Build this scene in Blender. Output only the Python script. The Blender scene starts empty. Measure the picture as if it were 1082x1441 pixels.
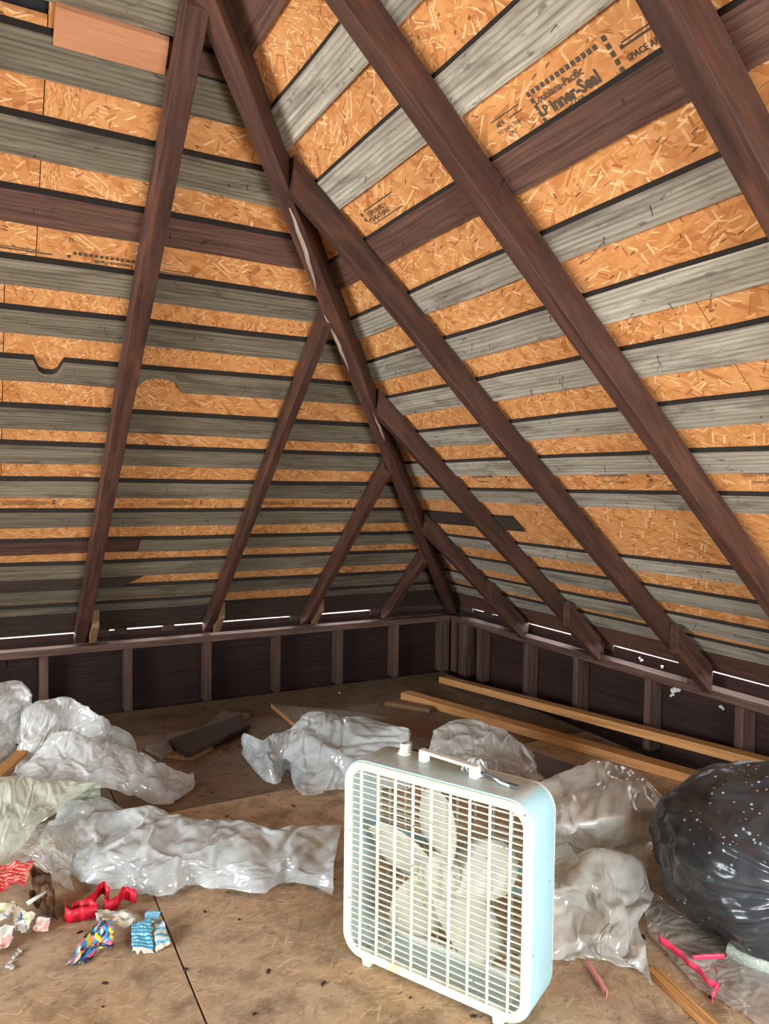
import bpy, bmesh, math, random
import numpy as np
from mathutils import Vector, Matrix, noise

# ------------------------------------------------------------------ camera, light, exposure
S = bpy.context.scene
COL = S.collection
random.seed(7)
F_PX, YAW, PITCH, ROLL = 1046.25, 0.49517, -0.03497, 0.01275
CAM = Vector((-3.0133, -4.5409, 1.35))
_f = Vector((math.sin(YAW)*math.cos(PITCH), math.cos(YAW)*math.cos(PITCH), math.sin(PITCH)))
_r0 = Vector((math.cos(YAW), -math.sin(YAW), 0)); _u0 = _r0.cross(_f)
_r = math.cos(ROLL)*_r0 + math.sin(ROLL)*_u0
_u = -math.sin(ROLL)*_r0 + math.cos(ROLL)*_u0
cd = bpy.data.cameras.new('camera'); cam = bpy.data.objects.new('camera', cd); COL.objects.link(cam)
cd.sensor_fit = 'VERTICAL'; cd.sensor_height = 36.0; cd.lens = 36.0*F_PX/1441
cd.clip_start = 0.02
m3 = Matrix((_r, _u, -_f)).transposed(); cam.matrix_world = Matrix.Translation(CAM) @ m3.to_4x4()
S.camera = cam

W = bpy.data.worlds.new('overcast'); S.world = W; W.use_nodes = True
bg = W.node_tree.nodes['Background']; bg.inputs[0].default_value = (0.95, 0.98, 1.0, 1); bg.inputs[1].default_value = 17.5
S.view_settings.view_transform = 'Standard'; S.view_settings.look = 'None'
S.view_settings.gamma = 1.0; S.view_settings.use_curve_mapping = False
S.view_settings.exposure = 0.82
S.cycles.transparent_max_bounces = 12; S.cycles.max_bounces = 8; S.cycles.diffuse_bounces = 4
S.cycles.adaptive_threshold = 0.02; S.cycles.caustics_reflective = False; S.cycles.caustics_refractive = False

def portal(name, loc, rot, sx, sy):
    l = bpy.data.lights.new(name, 'AREA'); l.shape = 'RECTANGLE'; l.size = sx; l.size_y = sy
    l.cycles.is_portal = True
    o = bpy.data.objects.new(name, l); COL.objects.link(o); o.location = loc; o.rotation_euler = rot
    return o
WIN1 = dict(y0=-3.5, y1=-1.5, z0=0.45, z1=1.75)          # opening in the far side wall (x = -6)
WIN2 = dict(x0=-2.5, x1=-1.05, z0=0.3, z1=1.45)         # opening in the wall behind the camera (y = -5.7)
portal('window_light', (-6.0, (WIN1['y0']+WIN1['y1'])/2, (WIN1['z0']+WIN1['z1'])/2), (0, -math.pi/2, 0), WIN1['z1']-WIN1['z0'], WIN1['y1']-WIN1['y0'])
portal('window_light', ((WIN2['x0']+WIN2['x1'])/2, -5.7, (WIN2['z0']+WIN2['z1'])/2), (math.pi/2, 0, 0), WIN2['x1']-WIN2['x0'], WIN2['z1']-WIN2['z0'])

# ------------------------------------------------------------------ helpers
def at(px, py, z=0.0):
    """the point at height z that the photograph shows at pixel (px, py)"""
    d = _r*((px-541)/F_PX) - _u*((py-720.5)/F_PX) + _f
    return CAM + d*((z-CAM.z)/d.z)

def tag(o, label=None, cat=None, group=None, kind=None):
    if label: o['label'] = label
    if cat: o['category'] = cat
    if group: o['group'] = group
    if kind: o['kind'] = kind
    return o

def empty(name, loc=(0, 0, 0), rz=0.0):
    o = bpy.data.objects.new(name, None); COL.objects.link(o); o.location = loc; o.rotation_euler = (0, 0, rz)
    o.empty_display_size = 0.05
    return o

class MB:
    """collects geometry for ONE mesh object, with uv in metres"""
    def __init__(s): s.v = []; s.f = []; s.uv = []; s.mi = []
    def quad(s, a, b, c, d, uvs=None, mi=0):
        n = len(s.v); s.v += [a, b, c, d]; s.f.append((n, n+1, n+2, n+3)); s.mi.append(mi)
        if uvs is None:
            l = (Vector(b)-Vector(a)).length; w = (Vector(d)-Vector(a)).length
            uvs = [(0, 0), (l, 0), (l, w), (0, w)]
        s.uv += uvs
    def box(s, A, B, wv, tv, mi=0):
        """box swept from A to B with edge vectors wv and tv (uv u along A-B)"""
        A, B, wv, tv = Vector(A), Vector(B), Vector(wv), Vector(tv)
        s.loft([[A, A+wv, A+wv+tv, A+tv], [B, B+wv, B+wv+tv, B+tv]], mi)
    def loft(s, rings, mi=0, cap=True):
        n0 = len(s.v); k = len(rings[0])
        for r in rings: s.v += [tuple(p) for p in r]
        per = [0.0]
        for j in range(k): per.append(per[-1] + (Vector(rings[0][(j+1) % k])-Vector(rings[0][j])).length)
        u = 0.0
        for i in range(len(rings)-1):
            du = (Vector(rings[i+1][0])-Vector(rings[i][0])).length
            for j in range(k):
                j2 = (j+1) % k
                s.f.append((n0+i*k+j, n0+i*k+j2, n0+(i+1)*k+j2, n0+(i+1)*k+j)); s.mi.append(mi)
                s.uv += [(u, per[j]), (u, per[j+1]), (u+du, per[j+1]), (u+du, per[j])]
            u += du
        if cap:
            for i, rev in ((0, True), (len(rings)-1, False)):
                idx = [n0+i*k+j for j in range(k)]
                pts = [(per[j], 0.02*j) for j in range(k)]
                if rev: idx.reverse(); pts.reverse()
                s.f.append(tuple(idx)); s.mi.append(mi); s.uv += [(0.3+p[1]*.2, p[0]) for p in pts]
    def tube(s, pts, r, seg=6, mi=0, cap=True):
        pts = [Vector(p) for p in pts]; rings = []
        ref = Vector((0.13, 0.31, 0.94))
        for i, p in enumerate(pts):
            t = (pts[min(i+1, len(pts)-1)]-pts[max(i-1, 0)]).normalized()
            a = t.cross(ref)
            if a.length < 1e-4: a = t.cross(Vector((1, 0, 0)))
            a.normalize(); b = t.cross(a)
            rr = r[i] if isinstance(r, (list, tuple)) else r
            rings.append([p + (a*math.cos(2*math.pi*j/seg)+b*math.sin(2*math.pi*j/seg))*rr for j in range(seg)])
        s.loft(rings, mi, cap)
    def prism(s, poly, z0, z1, mi=0):
        """upright slab over a floor polygon"""
        s.loft([[(p[0], p[1], z0) for p in poly], [(p[0], p[1], z1) for p in poly]], mi)
    def grid(s, P, mi=0, closed=False):
        n0 = len(s.v); n, m = len(P), len(P[0])
        for r in P: s.v += [tuple(p) for p in r]
        for i in range(n-1):
            for j in range(m-1 if not closed else m):
                j2 = (j+1) % m
                s.f.append((n0+i*m+j, n0+i*m+j2, n0+(i+1)*m+j2, n0+(i+1)*m+j)); s.mi.append(mi)
                s.uv += [(j/(m-1), i/(n-1)), ((j+1)/(m-1), i/(n-1)), ((j+1)/(m-1), (i+1)/(n-1)), (j/(m-1), (i+1)/(n-1))]
    def build(s, name, mats, parent=None, smooth=False, bevel=0.0):
        me = bpy.data.meshes.new(name); me.from_pydata([tuple(v) for v in s.v], [], s.f)
        uvl = me.uv_layers.new(name='UVMap')
        uvl.data.foreach_set('uv', [c for uv in s.uv for c in uv])
        for m in (mats if isinstance(mats, (list, tuple)) else [mats]): me.materials.append(m)
        me.polygons.foreach_set('material_index', s.mi)
        if smooth: me.polygons.foreach_set('use_smooth', [True]*len(me.polygons))
        bm = bmesh.new(); bm.from_mesh(me)
        bmesh.ops.recalc_face_normals(bm, faces=bm.faces); bm.to_mesh(me); bm.free()
        o = bpy.data.objects.new(name, me); COL.objects.link(o)
        if parent is not None: o.parent = parent
        if bevel > 0:
            bv = o.modifiers.new('bevel', 'BEVEL'); bv.width = bevel; bv.segments = 2; bv.limit_method = 'ANGLE'
        return o

# ------------------------------------------------------------------ materials
class NT:
    def __init__(s, name):
        s.m = bpy.data.materials.new(name); s.m.use_nodes = True; s.t = s.m.node_tree
        s.t.nodes.clear(); s.out = s.n('ShaderNodeOutputMaterial')
    def n(s, typ, **kw):
        nd = s.t.nodes.new(typ)
        for k, v in kw.items():
            if k.startswith('_'): setattr(nd, k[1:], v)
            else: nd.inputs[k.replace('__', ' ')].default_value = v
        return nd
    def l(s, a, b): s.t.links.new(a, b)
    def uv(s, sx, sy, rot=0.0, rnd=True):
        """uv (metres) scaled, rotated and shifted by a random amount for each object"""
        c = s.n('ShaderNodeUVMap'); mp = s.n('ShaderNodeMapping'); mp.vector_type = 'POINT'
        mp.inputs['Rotation'].default_value = (0, 0, rot)
        src = c.outputs[0]
        if rnd:
            oi = s.n('ShaderNodeObjectInfo'); ml = s.n('ShaderNodeMath', _operation='MULTIPLY'); ml.inputs[1].default_value = 37.0
            s.l(oi.outputs['Random'], ml.inputs[0])
            ad = s.n('ShaderNodeVectorMath', _operation='ADD'); s.l(src, ad.inputs[0]); s.l(ml.outputs[0], ad.inputs[1]); src = ad.outputs[0]
        s.l(src, mp.inputs['Vector'])
        sc = s.n('ShaderNodeVectorMath', _operation='MULTIPLY'); sc.inputs[1].default_value = (sx, sy, 1)
        s.l(mp.outputs[0], sc.inputs[0])
        return sc.outputs[0]
    def noise(s, vec, scale=1.0, detail=4.0, rough=0.6, dist=0.0):
        n = s.n('ShaderNodeTexNoise', Scale=scale, Detail=detail, Roughness=rough, Distortion=dist); s.l(vec, n.inputs['Vector']); return n
    def ramp(s, fac, stops):
        r = s.n('ShaderNodeValToRGB'); e = r.color_ramp.elements
        while len(e) < len(stops): e.new(0.5)
        for el, (p, c) in zip(e, stops): el.position = p; el.color = (*c, 1) if len(c) == 3 else c
        s.l(fac, r.inputs[0]); return r.outputs[0]
    def mix(s, fac, a, b, mode='MIX'):
        m = s.n('ShaderNodeMix', _data_type='RGBA', _blend_type=mode)
        for v, i in ((fac, 0), (a, 6), (b, 7)):
            if isinstance(v, (int, float)): m.inputs[i].default_value = v
            elif isinstance(v, tuple): m.inputs[i].default_value = (*v, 1)
            else: s.l(v, m.inputs[i])
        return m.outputs[2]
    def mul(s, a, k, op='MULTIPLY'):
        m = s.n('ShaderNodeMath', _operation=op)
        s.l(a, m.inputs[0])
        if isinstance(k, (int, float)): m.inputs[1].default_value = k
        else: s.l(k, m.inputs[1])
        return m.outputs[0]
    def rnd_hsv(s, col, dv=0.25, dh=0.02, sat=1.0):
        oi = s.n('ShaderNodeObjectInfo'); h = s.n('ShaderNodeHueSaturation', Saturation=sat)
        mr = s.n('ShaderNodeMapRange'); mr.inputs['To Min'].default_value = 1-dv; mr.inputs['To Max'].default_value = 1+dv
        s.l(oi.outputs['Random'], mr.inputs['Value']); s.l(mr.outputs[0], h.inputs['Value']); s.l(col, h.inputs['Color'])
        return h.outputs[0]
    def finish(s, col, rough=0.8, bump=None, bstr=0.3, bdist=0.004, spec=0.3, **kw):
        b = s.n('ShaderNodeBsdfPrincipled'); b.inputs['Roughness'].default_value = rough
        b.inputs['Specular IOR Level'].default_value = spec
        for k, v in kw.items(): b.inputs[k.replace('__', ' ')].default_value = v
        if isinstance(col, tuple): b.inputs['Base Color'].default_value = (*col, 1)
        else: s.l(col, b.inputs['Base Color'])
        if bump is not None:
            bn = s.n('ShaderNodeBump', Strength=bstr, Distance=bdist); s.l(bump, bn.inputs['Height']); s.l(bn.outputs[0], b.inputs['Normal'])
        s.l(b.outputs[0], s.out.inputs[0]); return s.m

def mat_osb(name, tones, pale, dark, dust=None, dust_amt=0.0):
    t = NT(name)
    base = t.noise(t.uv(14, 40), 1, 3)
    col = t.ramp(base.outputs[0], [(0.3, tones[0]), (0.5, tones[1]), (0.7, tones[2])])
    h = base.outputs[0]
    gr = t.noise(t.uv(8, 400, .1), 1, 2)
    angs = [0.05, 0.7, -0.6, 1.3, -0.25, 0.4, -0.9, 0.15, 1.0, -0.45]
    for i, a in enumerate(angs):
        L, wd = ((0.11, 0.030), (0.075, 0.040), (0.13, 0.022))[i % 3] if i < 4 else ((0.070, 0.0085), (0.050, 0.006), (0.09, 0.011))[i % 3]
        vec = t.uv(1/L, 1/wd, a)
        wv = t.noise(vec, 0.7, 1); av = t.n('ShaderNodeVectorMath', _operation='ADD')
        sv = t.n('ShaderNodeVectorMath', _operation='SCALE'); sv.inputs['Scale'].default_value = 0.6
        t.l(wv.outputs['Color'], sv.inputs[0]); t.l(vec, av.inputs[0]); t.l(sv.outputs[0], av.inputs[1])
        vo = t.n('ShaderNodeTexVoronoi', _feature='F1', _distance='CHEBYCHEV', Scale=1.0, Randomness=0.9); t.l(av.outputs[0], vo.inputs['Vector'])
        sp = t.n('ShaderNodeSeparateColor'); t.l(vo.outputs['Color'], sp.inputs[0])
        near = t.mul(vo.outputs['Distance'], 0.42 if i < 4 else .30, 'LESS_THAN'); pick = t.mul(sp.outputs[0], 0.55 if i < 4 else .80, 'GREATER_THAN')
        msk = t.mul(near, pick)
        if i < 4: sc = t.ramp(sp.outputs[1], [(0.0, dark), (0.12, tones[0]), (0.5, tones[1]), (0.9, tones[2])])
        else: sc = t.ramp(sp.outputs[1], [(0.0, dark), (0.30, tones[0]), (0.45, tones[2]), (0.9, pale)])
        sc = t.mix(0.25, sc, gr.outputs['Color'], 'SOFT_LIGHT')
        col = t.mix(t.mul(msk, .75 if i < 4 else .9), col, sc)
        h = t.mix(msk, h, sp.outputs[2])
    # dark pits between strands
    pv = t.n('ShaderNodeTexVoronoi', Scale=1.0); t.l(t.uv(24, 70, 0.3), pv.inputs['Vector'])
    ps = t.n('ShaderNodeSeparateColor'); t.l(pv.outputs['Color'], ps.inputs[0])
    pit = t.mul(t.mul(pv.outputs['Distance'], 0.24, 'LESS_THAN'), t.mul(ps.outputs[0], 0.86, 'GREATER_THAN'))
    col = t.mix(t.mul(pit, 0.75), col, (dark[0]*.3, dark[1]*.3, dark[2]*.3))
    if dust:
        n1 = t.noise(t.uv(1.6, 1.6), 1, 6, 0.65); f = t.ramp(n1.outputs[0], [(0.35, (0, 0, 0)), (0.68, (1, 1, 1))])
        col = t.mix(t.mul(f, dust_amt), col, dust)
        n2 = t.noise(t.uv(7, 7), 1, 8, 0.7); f2 = t.ramp(n2.outputs[0], [(0.48, (0, 0, 0)), (0.70, (1, 1, 1))])
        col = t.mix(t.mul(f2, 0.75), col, (0.075, 0.052, 0.034))
        n3 = t.noise(t.uv(60, 90), 1, 4, 0.7); f3 = t.ramp(n3.outputs[0], [(0.60, (0, 0, 0)), (0.70, (1, 1, 1))])
        col = t.mix(t.mul(f3, 0.6), col, (0.12, 0.08, 0.05))
    return t.finish(col, 0.72, h, 0.35, 0.003, 0.35)

def mat_wood(name, c0, c1, c2, streak=(3.0, 90.0), dv=0.2, rough=0.85, blotch=None, blotch_amt=0.5, sat=1.0, bstr=0.35, knots=False):
    t = NT(name)
    v = t.uv(*streak); g = t.noise(v, 1, 6, 0.65, 0.6)
    col = t.ramp(g.outputs[0], [(0.28, c0), (0.5, c1), (0.72, c2)])
    g2 = t.noise(t.uv(14.0, 300), 1, 3, 0.7); col = t.mix(0.45, col, g2.outputs[0], 'SOFT_LIGHT')
    if knots:   # ring grain round scattered knots
        w = t.n('ShaderNodeTexWave', Scale=1.0, Distortion=6.0, Detail=2.0); w.bands_direction = 'Y'
        w.inputs['Detail Scale'].default_value = 0.6
        t.l(t.uv(1.6, 20), w.inputs['Vector']); col = t.mix(0.28, col, t.ramp(w.outputs[0], [(0.0, c0), (0.6, c2)]))
        n4 = t.noise(t.uv(16, 40), 1, 3, 0.6); f4 = t.ramp(n4.outputs[0], [(0.63, (0, 0, 0)), (0.70, (1, 1, 1))]); col = t.mix(t.mul(f4, .6), col, (.06, .05, .04))
    b = t.noise(t.uv(2.6, 14), 1, 7, 0.65, 0.8)
    if blotch:
        f = t.ramp(b.outputs[0], [(0.5, (0, 0, 0)), (0.68, (1, 1, 1))]); col = t.mix(t.mul(f, blotch_amt), col, blotch)
    col = t.rnd_hsv(col, dv, sat=sat)
    return t.finish(col, rough, g.outputs[0], bstr, 0.003, 0.25)

OSB = mat_osb('osb_bright', ((0.49, 0.190, 0.054), (0.60, 0.262, 0.084), (0.68, 0.328, 0.120)), (0.84, 0.54, 0.27), (0.36, 0.115, 0.030))
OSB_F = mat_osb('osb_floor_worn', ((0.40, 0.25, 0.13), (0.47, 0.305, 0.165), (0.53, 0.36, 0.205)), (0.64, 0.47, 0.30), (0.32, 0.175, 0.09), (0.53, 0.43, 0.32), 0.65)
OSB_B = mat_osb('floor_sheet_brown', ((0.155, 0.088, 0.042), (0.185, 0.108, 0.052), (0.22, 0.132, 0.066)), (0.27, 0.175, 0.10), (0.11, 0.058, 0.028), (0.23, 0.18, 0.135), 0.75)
GREY = mat_wood('weathered_grey_board', (0.13, 0.108, 0.083), (0.31, 0.28, 0.215), (0.50, 0.465, 0.38), (2.2, 45), blotch=(0.115, 0.085, 0.065), blotch_amt=0.75, knots=True)
OLIVE = mat_wood('weathered_olive_board', (0.070, 0.054, 0.036), (0.165, 0.135, 0.092), (0.29, 0.25, 0.18), (2.2, 45), blotch=(0.065, 0.048, 0.034), blotch_amt=0.75, knots=True)
BROWN = mat_wood('brown_board', (0.045, 0.022, 0.016), (0.10, 0.050, 0.036), (0.17, 0.09, 0.062), dv=0.15, rough=0.6)
DARKB = mat_wood('dark_board', (0.03, 0.02, 0.016), (0.055, 0.036, 0.028), (0.085, 0.06, 0.045), dv=0.15)
RAFT = mat_wood('rafter_timber', (0.028, 0.013, 0.010), (0.062, 0.028, 0.020), (0.105, 0.049, 0.034), (2.5, 30), dv=0.15, rough=0.6, blotch=(0.18, 0.068, 0.034), blotch_amt=0.35)
PLATE = mat_wood('plate_timber', (0.045, 0.025, 0.020), (0.092, 0.051, 0.038), (0.15, 0.09, 0.068), (2.5, 40), dv=0.12, rough=0.7)
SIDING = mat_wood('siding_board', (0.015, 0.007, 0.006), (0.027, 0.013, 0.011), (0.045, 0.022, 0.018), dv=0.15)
PINE = mat_wood('new_pine', (0.42, 0.19, 0.06), (0.60, 0.30, 0.11), (0.70, 0.40, 0.17), (2.0, 60), dv=0.06, rough=0.6, blotch=(0.30, 0.12, 0.04), blotch_amt=0.35)
PINE_D = mat_wood('dusty_brown_timber', (0.13, 0.07, 0.035), (0.22, 0.125, 0.065), (0.30, 0.18, 0.10), (2.0, 60), dv=0.1)
DUSTY = mat_wood('dusty_grey_sheet', (0.16, 0.125, 0.095), (0.24, 0.195, 0.155), (0.31, 0.26, 0.21), (5, 12), dv=0.06)
SPLIT = mat_wood('pale_split_wood', (0.16, 0.10, 0.07), (0.33, 0.25, 0.20), (0.46, 0.37, 0.31), (4, 120), dv=0.05)
PATCH = mat_wood('orange_plywood', (0.44, 0.185, 0.085), (0.50, 0.225, 0.11), (0.55, 0.26, 0.135), (1.2, 14), dv=0.02, bstr=0.1)

def mat_plain(name, col, rough=0.6, spec=0.4, **kw):
    t = NT(name); n = t.noise(t.uv(30, 30), 1, 3)
    c = t.ramp(n.outputs[0], [(0.3, tuple(x*0.85 for x in col)), (0.7, tuple(min(1, x*1.1) for x in col))])
    return t.finish(c, rough, None, spec=spec, **kw)
EDGE = mat_plain('dirty_shaded_edge', (0.022, 0.017, 0.014), 0.95)
NAIL = mat_plain('nail_steel', (0.03, 0.027, 0.025), 0.5)
FELT = mat_plain('roofing_felt', (0.02, 0.02, 0.022), 0.9)
INK = mat_plain('stamp_ink', (0.085, 0.06, 0.04), 0.8)
PLASTER = mat_plain('plain_board', (0.30, 0.22, 0.16), 0.9)
WEB = mat_plain('spray_residue', (0.62, 0.60, 0.56), 0.9)

def mat_film(name, tint, opac=0.5, dirt=0.25, dust=(0.85, 0.86, 0.84)):
    t = NT(name)
    co = t.n('ShaderNodeTexCoord')
    def nz(scale, det=4, ro=0.6):
        n = t.n('ShaderNodeTexNoise', Scale=scale, Detail=det, Roughness=ro); t.l(co.outputs['Object'], n.inputs['Vector']); return n.outputs[0]
    c = t.mix(t.mul(t.ramp(nz(6), [(0.45, (0, 0, 0)), (0.7, (1, 1, 1))]), dirt), tint, (0.42, 0.36, 0.28))
    vo = t.n('ShaderNodeTexVoronoi', Scale=42.0); t.l(co.outputs['Object'], vo.inputs['Vector'])
    sp = t.n('ShaderNodeSeparateColor'); t.l(vo.outputs['Color'], sp.inputs[0])
    speck = t.mul(t.mul(vo.outputs['Distance'], 0.16, 'LESS_THAN'), t.mul(sp.outputs[0], 0.62, 'GREATER_THAN'))
    speck = t.mul(speck, t.ramp(nz(3.5), [(0.45, (0, 0, 0)), (0.6, (1, 1, 1))]))
    c = t.mix(speck, c, dust)
    df = t.n('ShaderNodeBsdfDiffuse'); tl = t.n('ShaderNodeBsdfTranslucent'); t.l(c, df.inputs[0]); t.l(c, tl.inputs[0])
    m1 = t.n('ShaderNodeMixShader'); m1.inputs[0].default_value = 0.22; t.l(df.outputs[0], m1.inputs[1]); t.l(tl.outputs[0], m1.inputs[2])
    tr = t.n('ShaderNodeBsdfTransparent'); tr.inputs[0].default_value = (0.97, 0.97, 0.96, 1)
    m2 = t.n('ShaderNodeMixShader'); t.l(tr.outputs[0], m2.inputs[1]); t.l(m1.outputs[0], m2.inputs[2])
    op = t.n('ShaderNodeMapRange'); op.inputs['From Min'].default_value = .3; op.inputs['From Max'].default_value = .7
    op.inputs['To Min'].default_value = max(opac-0.3, 0); op.inputs['To Max'].default_value = min(opac+0.25, 1)
    t.l(nz(5.5), op.inputs['Value'])
    cr = t.n('ShaderNodeAttribute'); cr.attribute_name = 'crease'
    mx = t.mul(op.outputs[0], speck, 'MAXIMUM'); mx = t.mul(mx, t.mul(cr.outputs['Fac'], .85), 'MAXIMUM'); t.l(mx, m2.inputs[0])
    gl = t.n('ShaderNodeBsdfGlossy', Roughness=0.10); gl.inputs[0].default_value = (1, 1, 1, 1)
    fr = t.n('ShaderNodeFresnel', IOR=1.5); fm = t.mul(t.mul(fr.outputs[0], 1.3), .32, 'MINIMUM'); 
    m3_ = t.n('ShaderNodeMixShader'); t.l(fm, m3_.inputs[0]); t.l(m2.outputs[0], m3_.inputs[1]); t.l(gl.outputs[0], m3_.inputs[2])
    bp = t.n('ShaderNodeBump', Strength=0.12, Distance=0.006); t.l(nz(30, 3), bp.inputs['Height']); t.l(bp.outputs[0], gl.inputs['Normal'])
    t.l(m3_.outputs[0], t.out.inputs[0]); return t.m
FILM = mat_film('clear_polythene', (0.93, 0.98, 0.99), 0.56, 0.15)
FILM_G = mat_film('greenish_polythene', (0.87, 0.98, 0.84), 0.62, 0.2)
FILM_B = mat_film('bluish_polythene', (0.85, 0.96, 1.0), 0.60, 0.15)
FILM_D = mat_film('dusty_polythene', (0.88, 0.92, 0.89), 0.56, 0.4)
FILM_C = mat_film('thin_clear_polythene', (0.88, 0.84, 0.80), 0.42, 0.2)

# ------------------------------------------------------------------ roof geometry
H, DD, SL = 0.409, 0.020, 0.9036         # plate height, seat offset, roof slope
NN = 1/math.hypot(1, SL)
D_B, D_O, D_OR = 0.090, 0.108, 0.1035                  # rafter depth to the boards, and to the osb
RIDGE = 3.2
def pl(t, x, off=0.0):                   # left roof: t = distance in from the left wall, x along it
    n = Vector((0, SL*NN, NN))           # outward normal
    return Vector((x, -t, H + SL*(t+DD))) + n*off
def pr(t, y, off=0.0):                   # right roof
    n = Vector((SL*NN, 0, NN))
    return Vector((-t, y, H + SL*(t+DD))) + n*off
def tt(t, off):                          # t of a point on the offset plane that lies above image t measured on that plane
    return t + SL*NN*off
# plate-plane helper: measured t values are true horizontal distances of points lying on the board plane
def PLb(t, x, off=D_B): return Vector((x, -t, H + SL*(t+DD) + off/NN))
def PRb(t, y, off=D_B): return Vector((-t, y, H + SL*(t+DD) + off/NN))

XL, YR = -6.0, -5.7
ceil = MB()                              # outer felt skin: closes the roof above the osb
o = 0.135
for (t0, t1) in ((-0.078, RIDGE),):
    ceil.loft([[PLb(t0, XL, o), PLb(t1, XL, o), PLb(t1, XL, o+.03), PLb(t0, XL, o+.03)], [PLb(t0, -t0, o), PLb(t1, -t1, o), PLb(t1, -t1, o+.03), PLb(t0, -t0, o+.03)]])
    ceil.loft([[PRb(t0, YR, o), PRb(t1, YR, o), PRb(t1, YR, o+.03), PRb(t0, YR, o+.03)], [PRb(t0, -t0, o), PRb(t1, -t1, o), PRb(t1, -t1, o+.03), PRb(t0, -t0, o+.03)]])
zt = H + SL*(RIDGE+DD) + o/NN
ceil.prism([(XL-.1, YR-.1), (-RIDGE+.05, YR-.1), (-RIDGE+.05, -RIDGE+.05), (XL-.1, -RIDGE+.05)], zt-.02, zt+.05)
ceiling = tag(ceil.build('ceiling', FELT), 'attic hip roof of dark rafters, spaced boards and bright OSB decking', kind='structure')

# osb deck panels (joints at rafters and between courses)
def osb_left(t0, t1, xa, xb):
    b = MB(); g = 0.0015
    def X(t, x): return min(x, -t)
    r0 = [PLb(t0+g, X(t0, xa)+g, D_O), PLb(t1-g, X(t1, xa)+g, D_O), PLb(t1-g, X(t1, xa)+g, D_O+.011), PLb(t0+g, X(t0, xa)+g, D_O+.011)]
    r1 = [PLb(t0+g, X(t0, xb)-g, D_O), PLb(t1-g, X(t1, xb)-g, D_O), PLb(t1-g, X(t1, xb)-g, D_O+.011), PLb(t0+g, X(t0, xb)-g, D_O+.011)]
    b.loft([r0, r1]); return b.build('osb_panel', OSB, ceiling)
def osb_right(t0, t1, ya, yb):
    b = MB(); g = 0.0015
    def Y(t, y): return min(y, -t)
    r0 = [PRb(t0+g, Y(t0, ya)+g, D_OR), PRb(t1-g, Y(t1, ya)+g, D_OR), PRb(t1-g, Y(t1, ya)+g, D_OR+.011), PRb(t0+g, Y(t0, ya)+g, D_OR+.011)]
    r1 = [PRb(t0+g, Y(t0, yb)-g, D_OR), PRb(t1-g, Y(t1, yb)-g, D_OR), PRb(t1-g, Y(t1, yb)-g, D_OR+.011), PRb(t0+g, Y(t0, yb)-g, D_OR+.011)]
    b.loft([r0, r1]); return b.build('osb_panel', OSB, ceiling)
LC = [(-0.078, 0.80), (0.80, 1.69), (1.69, 2.245)]
osb_left(-.078, .80, -2.51, .09); osb_left(-.078, .80, -4.95, -2.51); osb_left(-.078, .80, XL, -4.95)
osb_left(.80, 1.69, -2.944, -.7); osb_left(.80, 1.69, -5.38, -2.944); osb_left(.80, 1.69, XL, -5.38)
osb_left(1.69, 2.60, -2.85, -1.6); osb_left(1.69, 2.262, XL, -2.85); osb_left(2.60, RIDGE, XL, -2.5); osb_left(2.41, 2.60, XL, -2.85)
osb_right(-.078, .80, -1.75, .09); osb_right(-.078, .80, -4.19, -1.75); osb_right(-.078, .80, YR, -4.19)
osb_right(.80, 1.425, -3.222, -.7); osb_right(.80, 1.425, YR, -3.222)
osb_right(1.425, 2.31, -4.5, -1.4); osb_right(1.425, 2.31, YR, -4.5); osb_right(2.31, RIDGE, -4.0, -2.3); osb_right(2.31, RIDGE, YR, -4.0)

# skip sheathing boards
def sheath(side, tl, tu, a, b, mat, notch=(), end_cut=0.0, wob=0.0025):
    """one board: lower edge tl, upper edge tu, from a to b along the wall (b is trimmed on the hip)"""
    P = PLb if side == 'L' else PRb
    mb = MB(); rings = []; D_T = D_O if side == 'L' else D_OR
    n = 14; sd = random.random()*100
    bl, bu = min(b, -tl), min(b, -tu)
    ks = [k/n for k in range(n+1)]
    for (c, w, d, e) in notch:
        for q in (-1, -.6, -.25, .25, .6, 1):
            k = (c+q*w-a)/(max(bl, bu)-a)
            if 0 < k < 1: ks.append(k)
    ks.sort()
    for k in ks:
        xl, xu = a+(bl-a)*k, a+(bu-a)*k
        jl = noise.noise(Vector((xl*2.2, sd, 0)))*wob*2; ju = noise.noise(Vector((xu*2.2, sd, 5)))*wob*2
        tlo, tup = tl+jl, tu+ju
        for (c, w, d, e) in notch:
            q = 1-((xl-c)/w)**2
            if q > 0:
                q = q**0.5
                if e == 'u': tup -= d*q
                else: tlo += d*q
        s = noise.noise(Vector((xl*1.1, sd, 9)))*0.0015
        if end_cut and k > 0.999: xl, xu = xl-end_cut, xu
        rings.append([P(tlo, xl, D_B+.001+s), P(tup, xu, D_B+.001+s), P(tup, xu, D_T-.001), P(tlo, xl, D_T-.001)])
    mb.loft(rings)
    for q in range(len(rings)-1): mb.mi[q*4+1] = 1            # old sawn upper edge, dirt and contact shade painted dark
    return mb.build('sheathing_board', [mat, EDGE], ceiling)

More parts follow.
